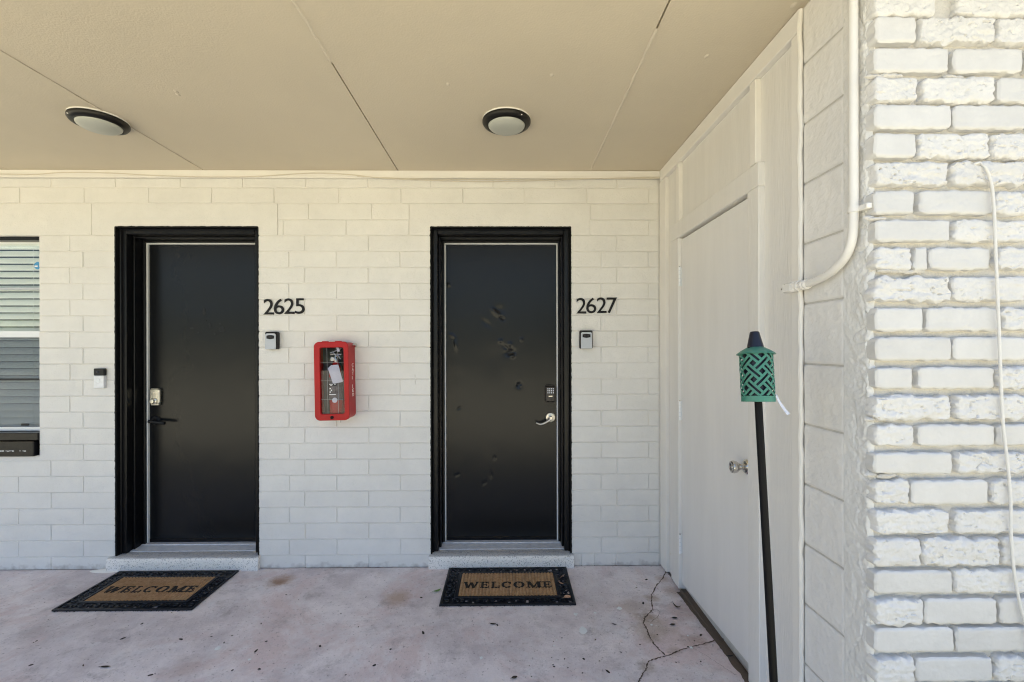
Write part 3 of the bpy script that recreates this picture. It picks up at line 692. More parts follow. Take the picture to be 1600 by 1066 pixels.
m = MB()           # printed block on the panel
def pz(u, v): return wx(u, v, yf+0.011)
def mark(m, u0, u1, v0, v1, y):
    a, b = wx(u0, v1, y), wx(u1, v0, y); m.box(a[0], b[0], y-0.0006, y, a[1], b[1])
mark(m, 514, 527, 599.5, 603.2, yf+0.0105); m.build('warning_print', M['blackplastic'], pn)
m = MB(); mark(m, 515, 521, 600, 601, yf+0.0096); mark(m, 523, 525.5, 600, 601, yf+0.0096); mark(m, 516.5, 520, 602, 602.6, yf+0.0096)
for (u, v) in ((516.7, 607.3), (518.6, 610), (516.7, 612.7)): mark(m, u-.9, u+.9, v-.9, v+.9, yf+0.0105)
mark(m, 515, 525.5, 616, 617.1, yf+0.0105); m.build('warning_print', M['paper'], pn)
MB().lathe([(0.010, 0), (0.010, 0.005), (0.007, 0.007), (0, 0.007)], 20, Matrix.Translation((wx(519, 652, yf)[0], yf, wx(519, 652.5, yf)[1])) @ Matrix.Rotation(PI/2, 4, 'X')).build('lock', M['blackedge'], fr, smooth=True)
# white stacked letters down the right side
zt = wx(550, 566.5)[1]
xs = xb-0.002
for k, ch in enumerate('CATI'+' '+'IED'):
    if ch == ' ': continue
    me = text_mesh(ch, 'letter', 0, 0.030 if ch != 'I' else 0.008, 0, 0.021, 0.001, 0.01); me.materials.append(M['print'])
    o = link('letter', me, body, (xs+0.0008, DW-0.066, zt-0.0265*(k+1))); o.rotation_euler = (0, 0, PI/2)
bz = wx(551, 540)[1]
MB().lathe([(0.006, 0), (0.006, 0.008), (0.012, 0.010), (0.013, 0.020), (0.009, 0.024), (0, 0.025)], 18, Matrix.Translation((xs-0.001, DW-0.035, bz)) @ Matrix.Rotation(PI/2, 4, 'Y')).build('side_knob', M['steel'], body, smooth=True)
MB().tube([(cx+.01, DW-0.03, za-0.002), (cx+.012, DW-0.02, za-0.03)], 0.0013, 6).build('seal_wire', M['steel'], cab)
# extinguisher standing inside
ey = DW-0.062
ex = thing('fire_extinguisher', (cx+.006, ey, za+0.01), 'fire extinguisher with white tag inside the red cabinet', 'extinguisher')
T0 = Matrix.Translation((cx+.006, ey, za+0.012))
MB().lathe([(0.040, 0), (0.044, 0.008), (0.044, 0.27), (0.040, 0.30), (0.022, 0.335), (0.016, 0.345)], 28, T0).build('cylinder', M['reddark'], ex, smooth=True)
MB().lathe([(0.0446, 0.11), (0.0446, 0.25)], 28, T0).build('label_sleeve', mat('grey_label', (0.16, 0.14, 0.15), .5, col2=(.05, .035, .04), vscale=40), ex, smooth=True)
v = MB().lathe([(0.016, 0.34), (0.018, 0.36), (0.014, 0.375), (0.014, 0.39)], 16, T0)
v.box(cx-0.03, cx+0.045, ey-0.008, ey+0.008, za+0.402, za+0.410, 0.002)
v.build('valve', M['steel'], ex, smooth=True)
MB().add([(cx-0.030, ey-.006, za+.412), (cx+0.040, ey-.006, za+.438), (cx+0.040, ey+.006, za+.438), (cx-0.030, ey+.006, za+.412), (cx-0.030, ey-.006, za+.416), (cx+0.040, ey-.006, za+.442), (cx+0.040, ey+.006, za+.442), (cx-0.030, ey+.006, za+.416)],
         [(0, 3, 2, 1), (4, 5, 6, 7), (0, 1, 5, 4), (1, 2, 6, 5), (2, 3, 7, 6), (3, 0, 4, 7)]).build('lever', M['paper'], ex)
MB().tube([(cx+.012, ey-.014, za+.385), (cx+.035, ey-.03, za+.372), (cx+.05, ey-.03, za+.33), (cx+.052, ey-.02, za+.25), (cx+.05, ey-.01, za+.12)], 0.006, 10).build('hose', M['blackplastic'], ex, smooth=True)
MB().lathe([(0.014, 0), (0.014, 0.008), (0.011, 0.009), (0, 0.009)], 18, Matrix.Translation((cx-.01, ey-.016, za+.375)) @ Matrix.Rotation(PI/2, 4, 'X')).build('gauge', M['steel'], ex)
P = [wx(513.6, 575.5, ey-.048), wx(521.5, 600.0, ey-.048), wx(537, 597, ey-.048), wx(530, 570, ey-.048), wx(519, 570.5, ey-.048)]
MB().prism([(x, z) for x, z in P], ey-0.050, ey-0.048).build('inspection_tag', M['paper'], ex)
P = [wx(527, 543, ey-.045), wx(529, 550, ey-.045), wx(533, 549.5, ey-.045), wx(531, 542, ey-.045)]
MB().prism([(x, z) for x, z in P], ey-0.046, ey-0.045).build('pull_tag', M['paper'], ex)
MB().tube([(cx+.03, ey-.03, za+.40), (cx+.042, ey-.045, za+.385), (cx+.05, ey-.045, za+.375)], 0.003, 8).build('pin_strap', M['tag'], ex)
MB().tube([(cx+.0, ey-.03, za+.42), (cx+.02, ey-.045, za+.39), (cx+.04, ey-.045, za+.405), (cx+.05, ey-.04, za+.40)], 0.0022, 8).build('pin_strap', M['tag'], ex)
gx, gz = wx(523.5, 625.5, ey-.046)
MB().lathe([(0.016, 0), (0.016, 0.002), (0, 0.003)], 20, Matrix.Translation((gx, ey-.045, gz)) @ Matrix.Rotation(PI/2, 4, 'X')).build('round_sticker', M['paper'], ex)
# the whole cabinet hangs a little crooked
cab.rotation_euler = (0, R_(-0.9), 0); ex.rotation_euler = (0, R_(-0.9), 0)

# ============================================================ WINDOW AT THE LEFT
wt = thing('window', ((WN[0]+WN[1])/2, DW, WNB), 'window with closed white blinds left of door 2625', 'window')
x0, x1 = WN; wy = DW+0.065
zt = WNT; zsil = wx(30, 688, wy)[1]
zf_b = wx(30, 673, wy)[1]; z_m0, z_m1 = wx(30, 527.5, wy)[1], wx(30, 517, wy)[1]; zb1 = wx(30, 667, wy)[1]
m = MB(); m.box(x0+.0005, x1-.0005, DW+0.03, DW+0.10, wx(30, 377.5, wy)[1], zt-.0005, 0.002); m.box(x0+.0005, x0+0.010, DW+0.05, DW+0.10, zf_b, zt-.03); m.box(x1-0.004, x1-.0005, DW+0.05, DW+0.10, zf_b, zt-.03)
m.build('frame', M['black'], wt)
MB().box(x0+.011, x1-0.0045, wy-0.008, wy+0.02, z_m0, z_m1, 0.003).build('meeting_rail', M['white'], wt)
MB().box(x0+.011, x1-0.0045, wy-0.008, wy+0.02, zf_b, zb1, 0.002).build('bottom_rail', M['white'], wt)
MB().box(x0+.011, x1-0.0045, wy-0.004, wy+0.008, wx(30, 453, wy)[1], wx(30, 449.5, wy)[1], 0.001).build('muntin', M['greyface'], wt)
MB().box(x0+.011, x1-0.0045, wy-0.004, wy+0.008, wx(30, 594.5, wy)[1], wx(30, 591.5, wy)[1], 0.001).build('muntin', M['blackplastic'], wt)
MB().box(x0+.011, x1-0.005, wy+0.009, wy+0.012, z_m1, zt-.04).build('pane', M['glass'], wt)
MB().box(x0+.011, x1-0.005, wy+0.009, wy+0.012, zb1, z_m0).build('pane', M['glass'], wt)
MB().box(x0+.011, x1-0.005, wy-0.0035, wy-0.003, zb1, z_m0).build('insect_screen', M['screen'], wt)
sx_, sz_ = wx(57, 415, wy)
st = MB().lathe([(0.0, 0.0008), (0.024, 0.0008), (0.024, 0.0)], 24, Matrix.Translation((sx_, wy+0.0085, sz_)) @ Matrix.Rotation(PI/2, 4, 'X')).build('round_sticker', M['bluesticker'], wt)
MB().box(sx_-.020, sx_+.0, wy+0.0068, wy+0.0074, sz_-.009, sz_+.001).build('sticker_print', M['paper'], st)
sx_, sz_ = wx(42, 664, wy)
MB().box(sx_-.030, sx_+.022, wy-0.010, wy-0.004, sz_-.004, sz_+.010, 0.003).build('latch', M['blackplastic'], wt)
sill = MB().box(x0+.0005, x1-0.0005, DW-0.012, DW+0.15, wx(30, 688, DW)[1], wx(30, 676.5, DW)[1], 0.003)
sill.build('sill', M['black'], wt)
MB().box(x0+.0005, wx(57.5, 700)[0], DW-0.022, DW+0.02, wx(30, 712.5, DW)[1], wx(30, 688.6, DW)[1], 0.004).build('sill_block', M['black'], wt)
random.seed(5); m = MB()
zc = wx(30, 703.5, DW)[1]
for u in (6, 9, 15, 17, 20, 22, 25, 26.5, 36, 41, 43):
    xx = wx(u, 700)[0]; m.box(xx, xx+random.uniform(.004, .014), DW-0.0228, DW-0.0221, zc-random.uniform(.001, .004), zc+random.uniform(.001, .003))
m.build('paint_chip', M['white'], wt)
# blind behind the glass: every slat on its own
bl = thing('window_blind', ((x0+x1)/2, wy+0.05, zsil), 'closed white horizontal blind behind the left window', 'blind')
zz = zt-0.05; k = 0; yb = wy+0.036; pitch = 0.0458; me = None
while zz > zb1-0.02:
    if me is None:
        mm = MB(); nseg = 6; w2 = (x1-x0)/2-0.012; hs = 0.0245; a = R_(58)
        P = []
        for i in range(nseg+1):
            s_ = -1+2*i/nseg; bow = 0.0035*(1-s_*s_); P.append((s_*hs*math.cos(a) - bow*math.sin(a), s_*hs*math.sin(a) - bow*math.cos(a)*0.3))
        for sgn in (-1, 1):
            for (yy, z_) in P: mm.v.append((sgn*w2, yy, z_))
        for i in range(nseg): mm.f.append((i, nseg+1+i, nseg+2+i, i+1))
        me = mm.mesh('slat', True); me.materials.append(M['slat'])
    o = link('slat', me, bl, ((x0+x1)/2, yb, zz)); o.rotation_euler = (random.uniform(-.03, .03), random.uniform(-.002, .002), 0)
    zz -= pitch
m = MB()
for q in (0.12, 0.5, 0.88): m.tube([(x0+(x1-x0)*q, yb-0.018, zb1), (x0+(x1-x0)*q, yb-0.018, zt-.04)], 0.0008, 5)
m.build('ladder_cord', M['slat'], bl)
MB().box(x0+.01, x1-.01, yb-.02, yb+.03, zt-.05, zt-.01, .002).build('head_rail', M['slat'], bl)
m = MB().box(x0-.2, x1+.02, DW+1.2, DW+1.22, 0.3, 2.5).box(x0-.22, x0-.20, DW+.21, DW+1.22, .3, 2.5).box(x1+.02, x1+.04, DW+.21, DW+1.22, .3, 2.5).box(x0-.2, x1+.02, DW+.2, DW+1.2, .3, .32).box(x0-.2, x1+.02, DW+.2, DW+1.2, 2.48, 2.5)
m.build('room_behind_window', M['room'], tags=('dim room wall seen between the slats of the left window', 'room'))

# ============================================================ SIDE WALL: boards, panels and storage door
XF, XP = 0.983, 1.006
sw = thing('panelled_side_wall', (XF, 2.2, 0), 'cream painted board and panel wall around the white storage door', 'wall')
def Yf(u, X=XF): return sx(u, 545, X)[0]
zrail = sx(1172.5, 131, XF)[1]; CT = CZ-0.001
MB().box(XF-0.003, XP+0.02, Yf(1249.6), DW-0.022, zrail, CT, 0.003).build('top_rail', M['trim'], sw)
head_t = (sx(1183.6, 252, XF)[1]+sx(1048.5, 355.6, XF)[1])/2; head_b = (sx(1168, 300, XF)[1]+sx(1060.5, 372.7, XF)[1])/2
def panel(u0, u1, z0, z1, nm='panel'): return MB().box(XP, XP+0.02, Yf(u1), Yf(u0), z0, z1).build(nm, M['panel'], sw)
def batten(u0, u1, z0, z1): return MB().box(XF, XP+0.018, Yf(u1), Yf(u0), z0, z1, 0.003).build('batten', M['trim'], sw)
yA, yB, yC, yD, yE = Yf(1056.6), Yf(1061), Yf(1171.5), Yf(1181), Yf(1236.7)
MB().box(XF, XP+.018, Yf(1040), DW-0.003, 0.01, zrail-.0005, .003).build('corner_post', M['trim'], sw)
MB().box(XP, XP+.02, Yf(1056.6), Yf(1040)-.0005, 0.012, zrail-.0005).build('panel', M['panel'], sw)
MB().box(XF, XP+.018, yB, yA, head_t+.0005, zrail-.0005, .003).build('batten', M['trim'], sw)
MB().box(XP, XP+.02, yC+.0005, yB-.0005, head_t+.0005, zrail-.0005).build('panel', M['panel'], sw)
MB().box(XF, XP+.018, yD, yC, head_t+.004, zrail-.0005, .003).build('batten', M['trim'], sw)
MB().box(XP, XP+.02, yE+.0005, yD-.0005, 0.0, zrail-.0005).build('panel', M['panel'], sw)
MB().box(XF, XP+.018, Yf(1249.6), yE, 0.0, zrail-.0005, .003).build('corner_post', M['trim'], sw)
# caulk bead beside the blocks
m = MB(); n = 90; yq = Yf(1249.6)-0.006
for k in range(n+1):
    z = 0.02+(CZ-0.03)*k/n; m.v.append((XR-0.008+0.004*noise.noise(Vector((z*16, 0, 3))), yq+0.004*noise.noise(Vector((z*12, 5, 3))), z))
vs = [Vector(p) for p in m.v]; m = MB().tube(vs, [0.008+0.003*noise.noise(Vector((p.z*30, 1, 1))) for p in vs], 8); m.build('caulk_bead', M['trim'], sw, smooth=True)
# small kick joint in the far panel
kz = sx(1043, 859.5, XP)[1]
m = MB().box(XP-.0015, XP+.001, Yf(1055), Yf(1041), kz-.006, kz+.004); m.build('kick_joint', M['mortar'], sw)

sdr = thing('storage_door', (XF, 2.2, 0.05), 'plain white slab door with round knob in the side wall', 'door')
yH0, yH1 = Yf(1060.2), Yf(1048.5); yL0, yL1 = Yf(1186.3), Yf(1168.6)
cs = MB()
MB().box(XF-0.002, XP+.02, yH0, yH1, 0.02, head_b, .003).build('casing', M['panel'], sdr)
MB().box(XF-0.002, XP+.02, yL0, yL1, 0.0, head_b, .003).build('casing', M['panel'], sdr)
MB().box(XF-0.0025, XP+.02, yL0, yH1, head_b+.0005, head_t, .003).build('head_casing', M['panel'], sdr)
zl = sx(1172, 1040, 1.0)[1]; zh = sx(1069, 916, 1.0)[1]; XD = 1.001
a_, b_ = yH0-0.003, yL1+0.003; top = head_b-0.012
m = MB().add([(XD, b_, zl), (XD, a_, zh), (XD, a_, top), (XD, b_, top), (XD+.04, b_, zl), (XD+.04, a_, zh), (XD+.04, a_, top), (XD+.04, b_, top)],
             [(0, 3, 2, 1), (4, 5, 6, 7), (0, 1, 5, 4), (1, 2, 6, 5), (2, 3, 7, 6), (3, 0, 4, 7)])
m.build('slab', M['doorwhite'], sdr)
MB().box(XD+.045, XD+.06, b_-.02, a_+.02, 0.0, head_b+.02).build('stop', M['dirt'], sdr)
MB().box(XF+0.004, XD+.044, b_-.0, a_+.0, -.02, .022, .004).build('gap_shade_fill', M['dirt'], sdr)  # brown strip in the gap: dirt plus the door's shadow, put into its colour
for (v0, v1) in ((416, 446), (628, 658), (838, 868)):
    _, z1_ = sx(1064, v0, XF); _, z0_ = sx(1064, v1, XF); yk = yH0-0.0075
    h = MB().tube([(XF+.004, yk, z0_), (XF+.004, yk, z1_)], 0.0058, 12).box(XF+.008, XP-.003, yk+0.004, yk+0.0072, z0_, z1_).build('hinge', M['white'], sdr, smooth=True)
    for q in (0.2, .4, .6, .8): MB().tube([(XF+.004, yk, z0_+(z1_-z0_)*q-.0006), (XF+.004, yk, z0_+(z1_-z0_)*q+.0006)], 0.0060, 10).build('knuckle_gap', M['greyface'], h)
    MB().tube([(XF+.004, yk, z1_), (XF+.004, yk, z1_+.005)], 0.004, 10).build('pin', M['steel'], h)
ky, kz = sx(1167.5, 729.5, XD)
T = Matrix.Translation((XD, ky, kz)) @ Matrix.Rotation(-PI/2, 4, 'Y')
MB().lathe([(0.031, 0), (0.031, 0.004), (0.025, 0.011), (0.013, 0.013), (0.012, 0.028), (0.016, 0.036), (0.0235, 0.046), (0.0262, 0.058), (0.024, 0.066), (0.017, 0.068), (0.013, 0.066), (0.006, 0.066), (0.0055, 0.068), (0, 0.068)], 36, T).build('knob', M['steel'], sdr, smooth=True)

# ============================================================ PIER: concrete blocks, rough corner plaster and brick face
YB = 1.215                # brick face plane
pr = thing('brick_pier', (XR, YB, 0), 'white painted pier with rough brick face, blocks on its left side', 'pier')
yb0, yb1 = 1.326, Yf(1249.6)-0.003
MB().box(XR+0.0055, 2.9, YB+0.030, yb1, -0.06, CZ+.02).build('core', M['bmortar'], pr)
MB().box(XR+0.03, 2.9, yb1+.001, 2.9, -0.06, CZ+.02).build('core', M['bmortar'], pr)
z = 1.347-0.2*7; random.seed(11)
while z < CZ:
    z0, z1 = max(z, -.02), min(z+0.2, CZ-.002)
    h = z1-z0-.006; L_ = yb1-yb0-.005
    m = MB(); nx, nz = 36, 44; cy, cz = (yb0+yb1)/2, (z0+z1)/2
    for j in range(nz+1):
        for i in range(nx+1):
            s_ = -1+2*i/nx; t_ = -1+2*j/nz; yy = cy+s_*L_/2; zz = cz+t_*h/2
            e = max(abs(s_)**40, abs(t_)**34)*0.0045
            d = 0.0008*noise.noise(Vector((yy*22, zz*22, z)))+0.0007*noise.noise(Vector((yy*60, zz*60, z)))
            rdg = abs(noise.noise(Vector((yy*9+3, zz*20, z*3)))); d -= 0.0014*max(0, 0.025-rdg)/0.025
            m.v.append((XR+e+d, yy, zz))
    for j in range(nz):
        for i in range(nx):
            a = j*(nx+1)+i; m.f.append((a, a+nx+1, a+nx+2, a+1))
    m.build('concrete_block', M['cmu'], pr, smooth=True); z += 0.2
# rough plastered corner strip
m = MB(); nx, nz = 40, 760; zlo, zhi = -0.05, CZ-.002; ya = YB+0.016
for j in range(nz+1):
    for i in range(nx+1):
        yy = ya+(yb0+0.001-ya)*i/nx; zz = zlo+(zhi-zlo)*j/nz; q = 1-i/nx
        amp = 0.0016+0.0045*q*q
        d = .8*amp*noise.noise(Vector((yy*24, zz*18, 2)))+0.7*amp*noise.noise(Vector((yy*70, zz*65, 4)))+.5*amp*noise.noise(Vector((yy*190, zz*170, 4)))
        r = abs(noise.noise(Vector((yy*14+zz*9, zz*13-yy*6, 9)))); d += 0.0045*max(0, 0.10-r)/0.10*q
        e = 0.012*max(0, (q-0.86)/0.14)**2
        m.v.append((XR+d+e-0.001, yy, zz))
for j in range(nz):
    for i in range(nx):
        a = j*(nx+1)+i; m.f.append((a, a+nx+1, a+nx+2, a+1))
m.build('corner_plaster', M['plaster'], pr, smooth=True)
# mortar face behind the bricks, lumpy
m = MB(); nx, nz = 170, 320; xlo, xhi = XR+0.002, 2.7
for j in range(nz+1):
    for i in range(nx+1):
        xx = xlo+(xhi-xlo)*i/nx; zz = zlo+(zhi-zlo)*j/nz
        d = 0.0035*noise.noise(Vector((xx*22, zz*30, 7)))+0.002*noise.noise(Vector((xx*60, zz*70, 7)))
        m.v.append((xx, YB+0.019+d+(0.004 if i == 0 else 0), zz))
for j in range(nz):
    for i in range(nx):
        a = j*(nx+1)+i; m.f.append((a, a+1, a+nx+2, a+nx+1))
m.build('mortar', M['bmortar'], pr, smooth=True)

def rough_brick(x0, x1, z0, z1, amp, seed, proud):
    w_, h = x1-x0, z1-z0; nx = max(12, int(w_/0.0036)); nz = 20; m = MB(); cx, cz = (x0+x1)/2, (z0+z1)/2
    so_ = Vector((seed*3.17, seed*1.31, seed*0.77))
    def pos(s_, t_):
        e = max(abs(s_)**(1.0*w_/h*14), abs(t_)**13); rr = 0.0042+amp*0.3
        X = cx+s_*w_/2; Z = cz+t_*h/2
        v = Vector((X*26, 0, Z*34))+so_
        n1 = noise.noise(v); n2 = noise.noise(v*2.7); n3 = noise.noise(v*6.5)
        rd = abs(noise.noise(Vector((X*13, 4, Z*38))+so_))
        n4 = noise.noise(v*14); v2 = Vector((X*15, 2, Z*70))+so_; n1 = .5*n1+.7*noise.noise(v2)
        y = YB-proud+rr*e+amp*(0.50*n1+0.34*n2+0.26*n3+0.14*n4) + amp*0.8*max(0, 0.02-rd)/0.02
        k = 0.0026+amp*0.75
        X += s_*abs(s_)**3*k*noise.noise(Vector((3, 1, Z*60))+so_); Z += t_*abs(t_)**3*k*noise.noise(Vector((X*45, 2, t_))+so_)
        cn = (abs(s_)**14)*(abs(t_)**5)*0.004; X -= math.copysign(cn, s_); Z -= math.copysign(cn, t_)
        return (X, y, Z)
    for j in range(nz+1):
        for i in range(nx+1): m.v.append(pos(-1+2*i/nx, -1+2*j/nz))
    for j in range(nz):
        for i in range(nx):
            a = j*(nx+1)+i; m.f.append((a, a+1, a+nx+2, a+nx+1))
    bd = [i for i in range(nx+1)] + [j*(nx+1)+nx for j in range(1, nz+1)] + [nz*(nx+1)+i for i in range(nx-1, -1, -1)] + [j*(nx+1) for j in range(nz-1, 0, -1)]
    o = len(m.v)
    for b in bd: X, y, Z = m.v[b]; m.v.append((X, YB+0.028, Z))
    n = len(bd)
    for k in range(n): m.f.append((bd[k], o+k, o+(k+1) % n, bd[(k+1) % n]))
    ob = m.build('brick', M['brick'] if amp > .004 else M['brick_smooth'], pr, smooth=True)
    return ob
R = [(-17, 24, [(1368, 1462), (1494, 1604)]), (28, 67, [(1368, 1430), (1437, 1553), (1558, 1675)]), (76, 112, [(1369, 1482), (1489, 1598)]), (122, 159, [(1368, 1432), (1440, 1554), (1559, 1675)]),
     (165, 201, [(1372, 1486), (1489, 1603)]), (210, 246, [(1369, 1430), (1434, 1545), (1547, 1665)]), (254, 289, [(1368, 1481), (1488, 1604)]), (299, 334, [(1371, 1428), (1436, 1550), (1556, 1672)]),
     (345, 377, [(1371, 1483), (1489, 1604)]), (388, 421, [(1372, 1425), (1428, 1449), (1452, 1545), (1558, 1670)]), (434, 471, [(1368, 1484), (1488, 1606)]), (482, 517, [(1369, 1442), (1448, 1562), (1566, 1680)]),
     (528, 563, [(1367, 1485), (1490, 1604)]), (575, 607, [(1369, 1425), (1434, 1552), (1556, 1672)]), (619, 656, [(1367, 1484), (1493, 1606)]), (665, 697, [(1369, 1428), (1435, 1554), (1558, 1674)]),
     (709, 740, [(1372, 1487), (1495, 1610)]), (752, 788, [(1374, 1421), (1424, 1544), (1548, 1665)]), (799, 834, [(1374, 1482), (1494, 1608)]), (842, 884, [(1373, 1437), (1440, 1562), (1567, 1680)]),
     (893, 927, [(1375, 1488), (1491, 1606)]), (938, 976, [(1374, 1442), (1445, 1558), (1562, 1678)]), (983, 1019, [(1373, 1490), (1493, 1610)]), (1030, 1066, [(1374, 1428), (1432, 1551), (1556, 1672)])]
rough = {(0, 0), (0, 1), (1, 1), (1, 2), (3, 0), (3, 1), (5, 1), (5, 2), (6, 0), (6, 1), (7, 2), (8, 1), (10, 0), (10, 1), (11, 2), (13, 2), (14, 0), (14, 1), (15, 0), (16, 1), (17, 0), (17, 2), (18, 0), (18, 1), (19, 0), (19, 1), (19, 2), (20, 1), (21, 0), (23, 0), (23, 2), (9, 0)}
random.seed(21); bi = 0
def extend(segs, lim):
    segs = list(segs); e = segs[-1][1]
    while e < lim: segs.append((e+7, e+122)); e += 122
    return segs
allrows = [(va, vb, extend(sg, 2000), ri) for ri, (va, vb, sg) in enumerate(R)]
for k in range(1, 9):      # rows above and below the picture
    e = k % 2
    s1 = [(1369, 1431), (1437, 1552)] if e else [(1370, 1484), (1490, 1605)]
    if k < 7: allrows.append((-17-45.5*k, 20-45.5*k, extend(s1, 2000), 100+k))
    s2 = [(1371, 1484), (1490, 1605)] if e else [(1371, 1431), (1437, 1552)]
    allrows.append((1030+45.5*k, 1067+45.5*k, extend(s2, 2000), 200+k))
for (va, vb, segs, ri) in allrows:
    for ci, (ua, ub) in enumerate(segs):
        bi += 1; isr = (ri, ci) in rough or (ri > 50 and random.random() < .5) or (ci > 2 and random.random() < .5)
        amp = random.uniform(0.0050, 0.0090) if isr else random.uniform(0.0006, 0.0018)
        xa, zt_ = wx(ua, va, YB); xb, zb_ = wx(ub, vb, YB); zt_ = wx(1368, va, YB)[1]; zb_ = wx(1368, vb, YB)[1]
        if ci == 0: xa = XR-random.uniform(-0.001, 0.004)
        if zt_ > CZ-.004: zt_ = CZ-.004
        if zt_-zb_ < .02 or zb_ < -0.06: continue
        o = rough_brick(xa, xb, zb_-0.0015, zt_+0.0015, amp, bi, random.uniform(0.002, 0.006))
        if not isr: o.rotation_euler = (0, 0, 0)
# loose mortar lumps squeezed out between courses
random.seed(8)
for (u, v) in ((1395, 117), (1410, 116), (1378, 118), (1380, 165), (1400, 423), (1440, 424), (1372, 340), (1500, 118), (1380, 655), (1375, 745)):
    x, zc = wx(u, v, YB); m = MB()
    for q in range(3):
        px = x+random.uniform(-.03, .03); m.lathe([(0.0, 0.006), (0.006, 0.004), (0.009, 0)], 7, Matrix.Translation((px, YB+.008, zc+random.uniform(-.003, .003))) @ Matrix.Rotation(PI/2, 4, 'X') @ Matrix.Diagonal((random.uniform(1.4, 3), .7, random.uniform(.8, 1.5), 1)))
    tag(m.build('mortar_lump', M['bmortar'], pr, smooth=True), kind='stuff')

# ============================================================ CONDUIT ON THE SIDE OF THE PIER
XC = XR-0.021
def sp(u, v, X=XC): y, z = sx(u, v, X); return Vector((X, y, z))
cn = thing('electrical_conduit', (XC, 1.3, 1.6), 'white painted conduit pipe bending down the side of the brick pier', 'conduit')
yv = sx(1333.5, 200, XC)[0]
def spline(P, n=8):
    Q = []
    for i in range(len(P)-1):
        p0, p1, p2, p3 = P[max(i-1, 0)], P[i], P[i+1], P[min(i+2, len(P)-1)]
        for k in range(n):
            t = k/n; Q.append(0.5*((2*p1)+(-p0+p2)*t+(2*p0-5*p1+4*p2-p3)*t*t+(-p0+3*p1-3*p2+p3)*t*t*t))
    Q.append(P[-1]); return Q
zz_ = sx(1334, 340, XC)[1]
pts = [Vector((XC, yv, CZ-.003)), Vector((XC, yv, 2.2)), Vector((XC, yv, zz_))] + [sp(1331.5, 372), sp(1325, 394), sp(1314, 411), sp(1298, 426), sp(1281, 436), sp(1262, 443.5), sp(1254, 446)]
MB().tube([pts[0], pts[1]]+spline(pts[2:], 6), 0.0118, 18).build('pipe', M['conduit'], cn, smooth=True)
a, b = sp(1262, 444), sp(1246, 447.5); d = (b-a)
pts = [a+d*t for t in (0, .12, .13, .3, .31, .45, .46, .75, .76, 1.0)]
MB().tube(pts, [0.0155, .0165, .0135, .0135, .0165, .0165, .0138, .0138, .0175, .0175], 18).build('coupling', M['conduit'], cn, smooth=True)
e0, e1 = sp(1247, 447.3), sp(1229, 450.5); dd = e1-e0
m = MB(); m.box(XC-0.017, XC+0.022, min(e0.y, e1.y), max(e0.y, e1.y), min(e0.z, e1.z)-0.017, max(e0.z, e1.z)+0.015, 0.006)
el = m.build('elbow_fitting', M['conduit'], cn, smooth=True)
MB().box(XC-0.020, XC-0.0172, e0.y+.012, e1.y-.006, e0.z-.014, e0.z+.011, 0.001).build('cover_plate', M['conduit'], el)
MB().lathe([(0.004, 0), (0.0035, 0.003), (0, 0.004)], 10, Matrix.Translation((XC-.017, e1.y-.003, e1.z-.004)) @ Matrix.Rotation(-PI/2, 4, 'Y')).build('screw', M['steel'], el)
zs = sx(1334, 328, XC)[1]
MB().tube([(XC, yv, zs-.008), (XC, yv, zs+.008)], 0.0145, 18).box(XC+0.004, XC+0.020, yv-0.042, yv-0.010, zs-.008, zs+.008, 0.002).build('strap', M['conduit'], cn, smooth=True)

# ============================================================ THIN CABLE ON THE BRICK FACE
P = [(1524, 256), (1531, 255), (1539, 261), (1546, 276), (1551, 300), (1554, 345), (1556, 400), (1559, 470), (1561.5, 530), (1564, 600), (1568, 670), (1575, 730), (1579, 780), (1579.5, 830), (1582, 870), (1587, 910), (1594, 945), (1602, 975), (1612, 1020), (1618, 1100), (1620, 1200)]
Q = []
for i, (u, v) in enumerate(P):
    yy = YB-0.013 if i > 1 else YB-0.004; x, z = wx(u, v, yy); Q.append(Vector((x, yy, z)))
Q = [Q[0]+Vector((-.004, .014, -.002))]+Q
MB().tube(spline(Q), 0.0036, 10).build('cable', M['cable'], smooth=True, tags=('thin white cable hanging down the front of the brick pier', 'cable'))

# ============================================================ CEILING LIGHTS
def ceiling_light(u, v, label, ring_rot):
    d = ray(u, v); zc = CZ-0.012; t_ = (zc-EYE)/d.z; x, y = d.x*t_, d.y*t_
    t = thing('ceiling_light', (x, y, CZ), label, 'ceiling light', 'round ceiling lights under the porch')
    T = Matrix.Translation((x, y, CZ)) @ Matrix.Rotation(PI, 4, 'X')
    MB().lathe([(0.119, 0.0), (0.1195, 0.006), (0.117, 0.0065)], 48, T).build('base_plate', M['lampwhite'], t, smooth=True)
    MB().lathe([(0.116, 0.0066), (0.120, 0.008), (0.120, 0.018), (0.113, 0.028), (0.097, 0.034), (0.0925, 0.033), (0.090, 0.022)], 56, T).build('trim_ring', M['lampblack'], t, smooth=True)
    prof = [(0.0915*math.cos(a), 0.030+0.030*math.sin(a)) for a in [PI/2*k/10 for k in range(11)]]; prof[-1] = (0.0, prof[-1][1])
    MB().lathe([(0.0915, 0.024)]+prof, 48, T).build('diffuser', M['frost'], t, smooth=True)
    a = ring_rot
    MB().lathe([(0.0038, 0), (0.003, 0.003), (0, 0.0038)], 10, Matrix.Translation((x+.117*math.cos(a), y+.117*math.sin(a), CZ-.022)) @ Matrix.Rotation(PI, 4, 'X')).build('screw', M['lampwhite'], t)
    return t
ceiling_light(791.5, 190.5, 'round black rimmed ceiling light above the dented door 2627', R_(-52))
ceiling_light(155, 190, 'round black rimmed ceiling light at the left, above door 2625', R_(-120))

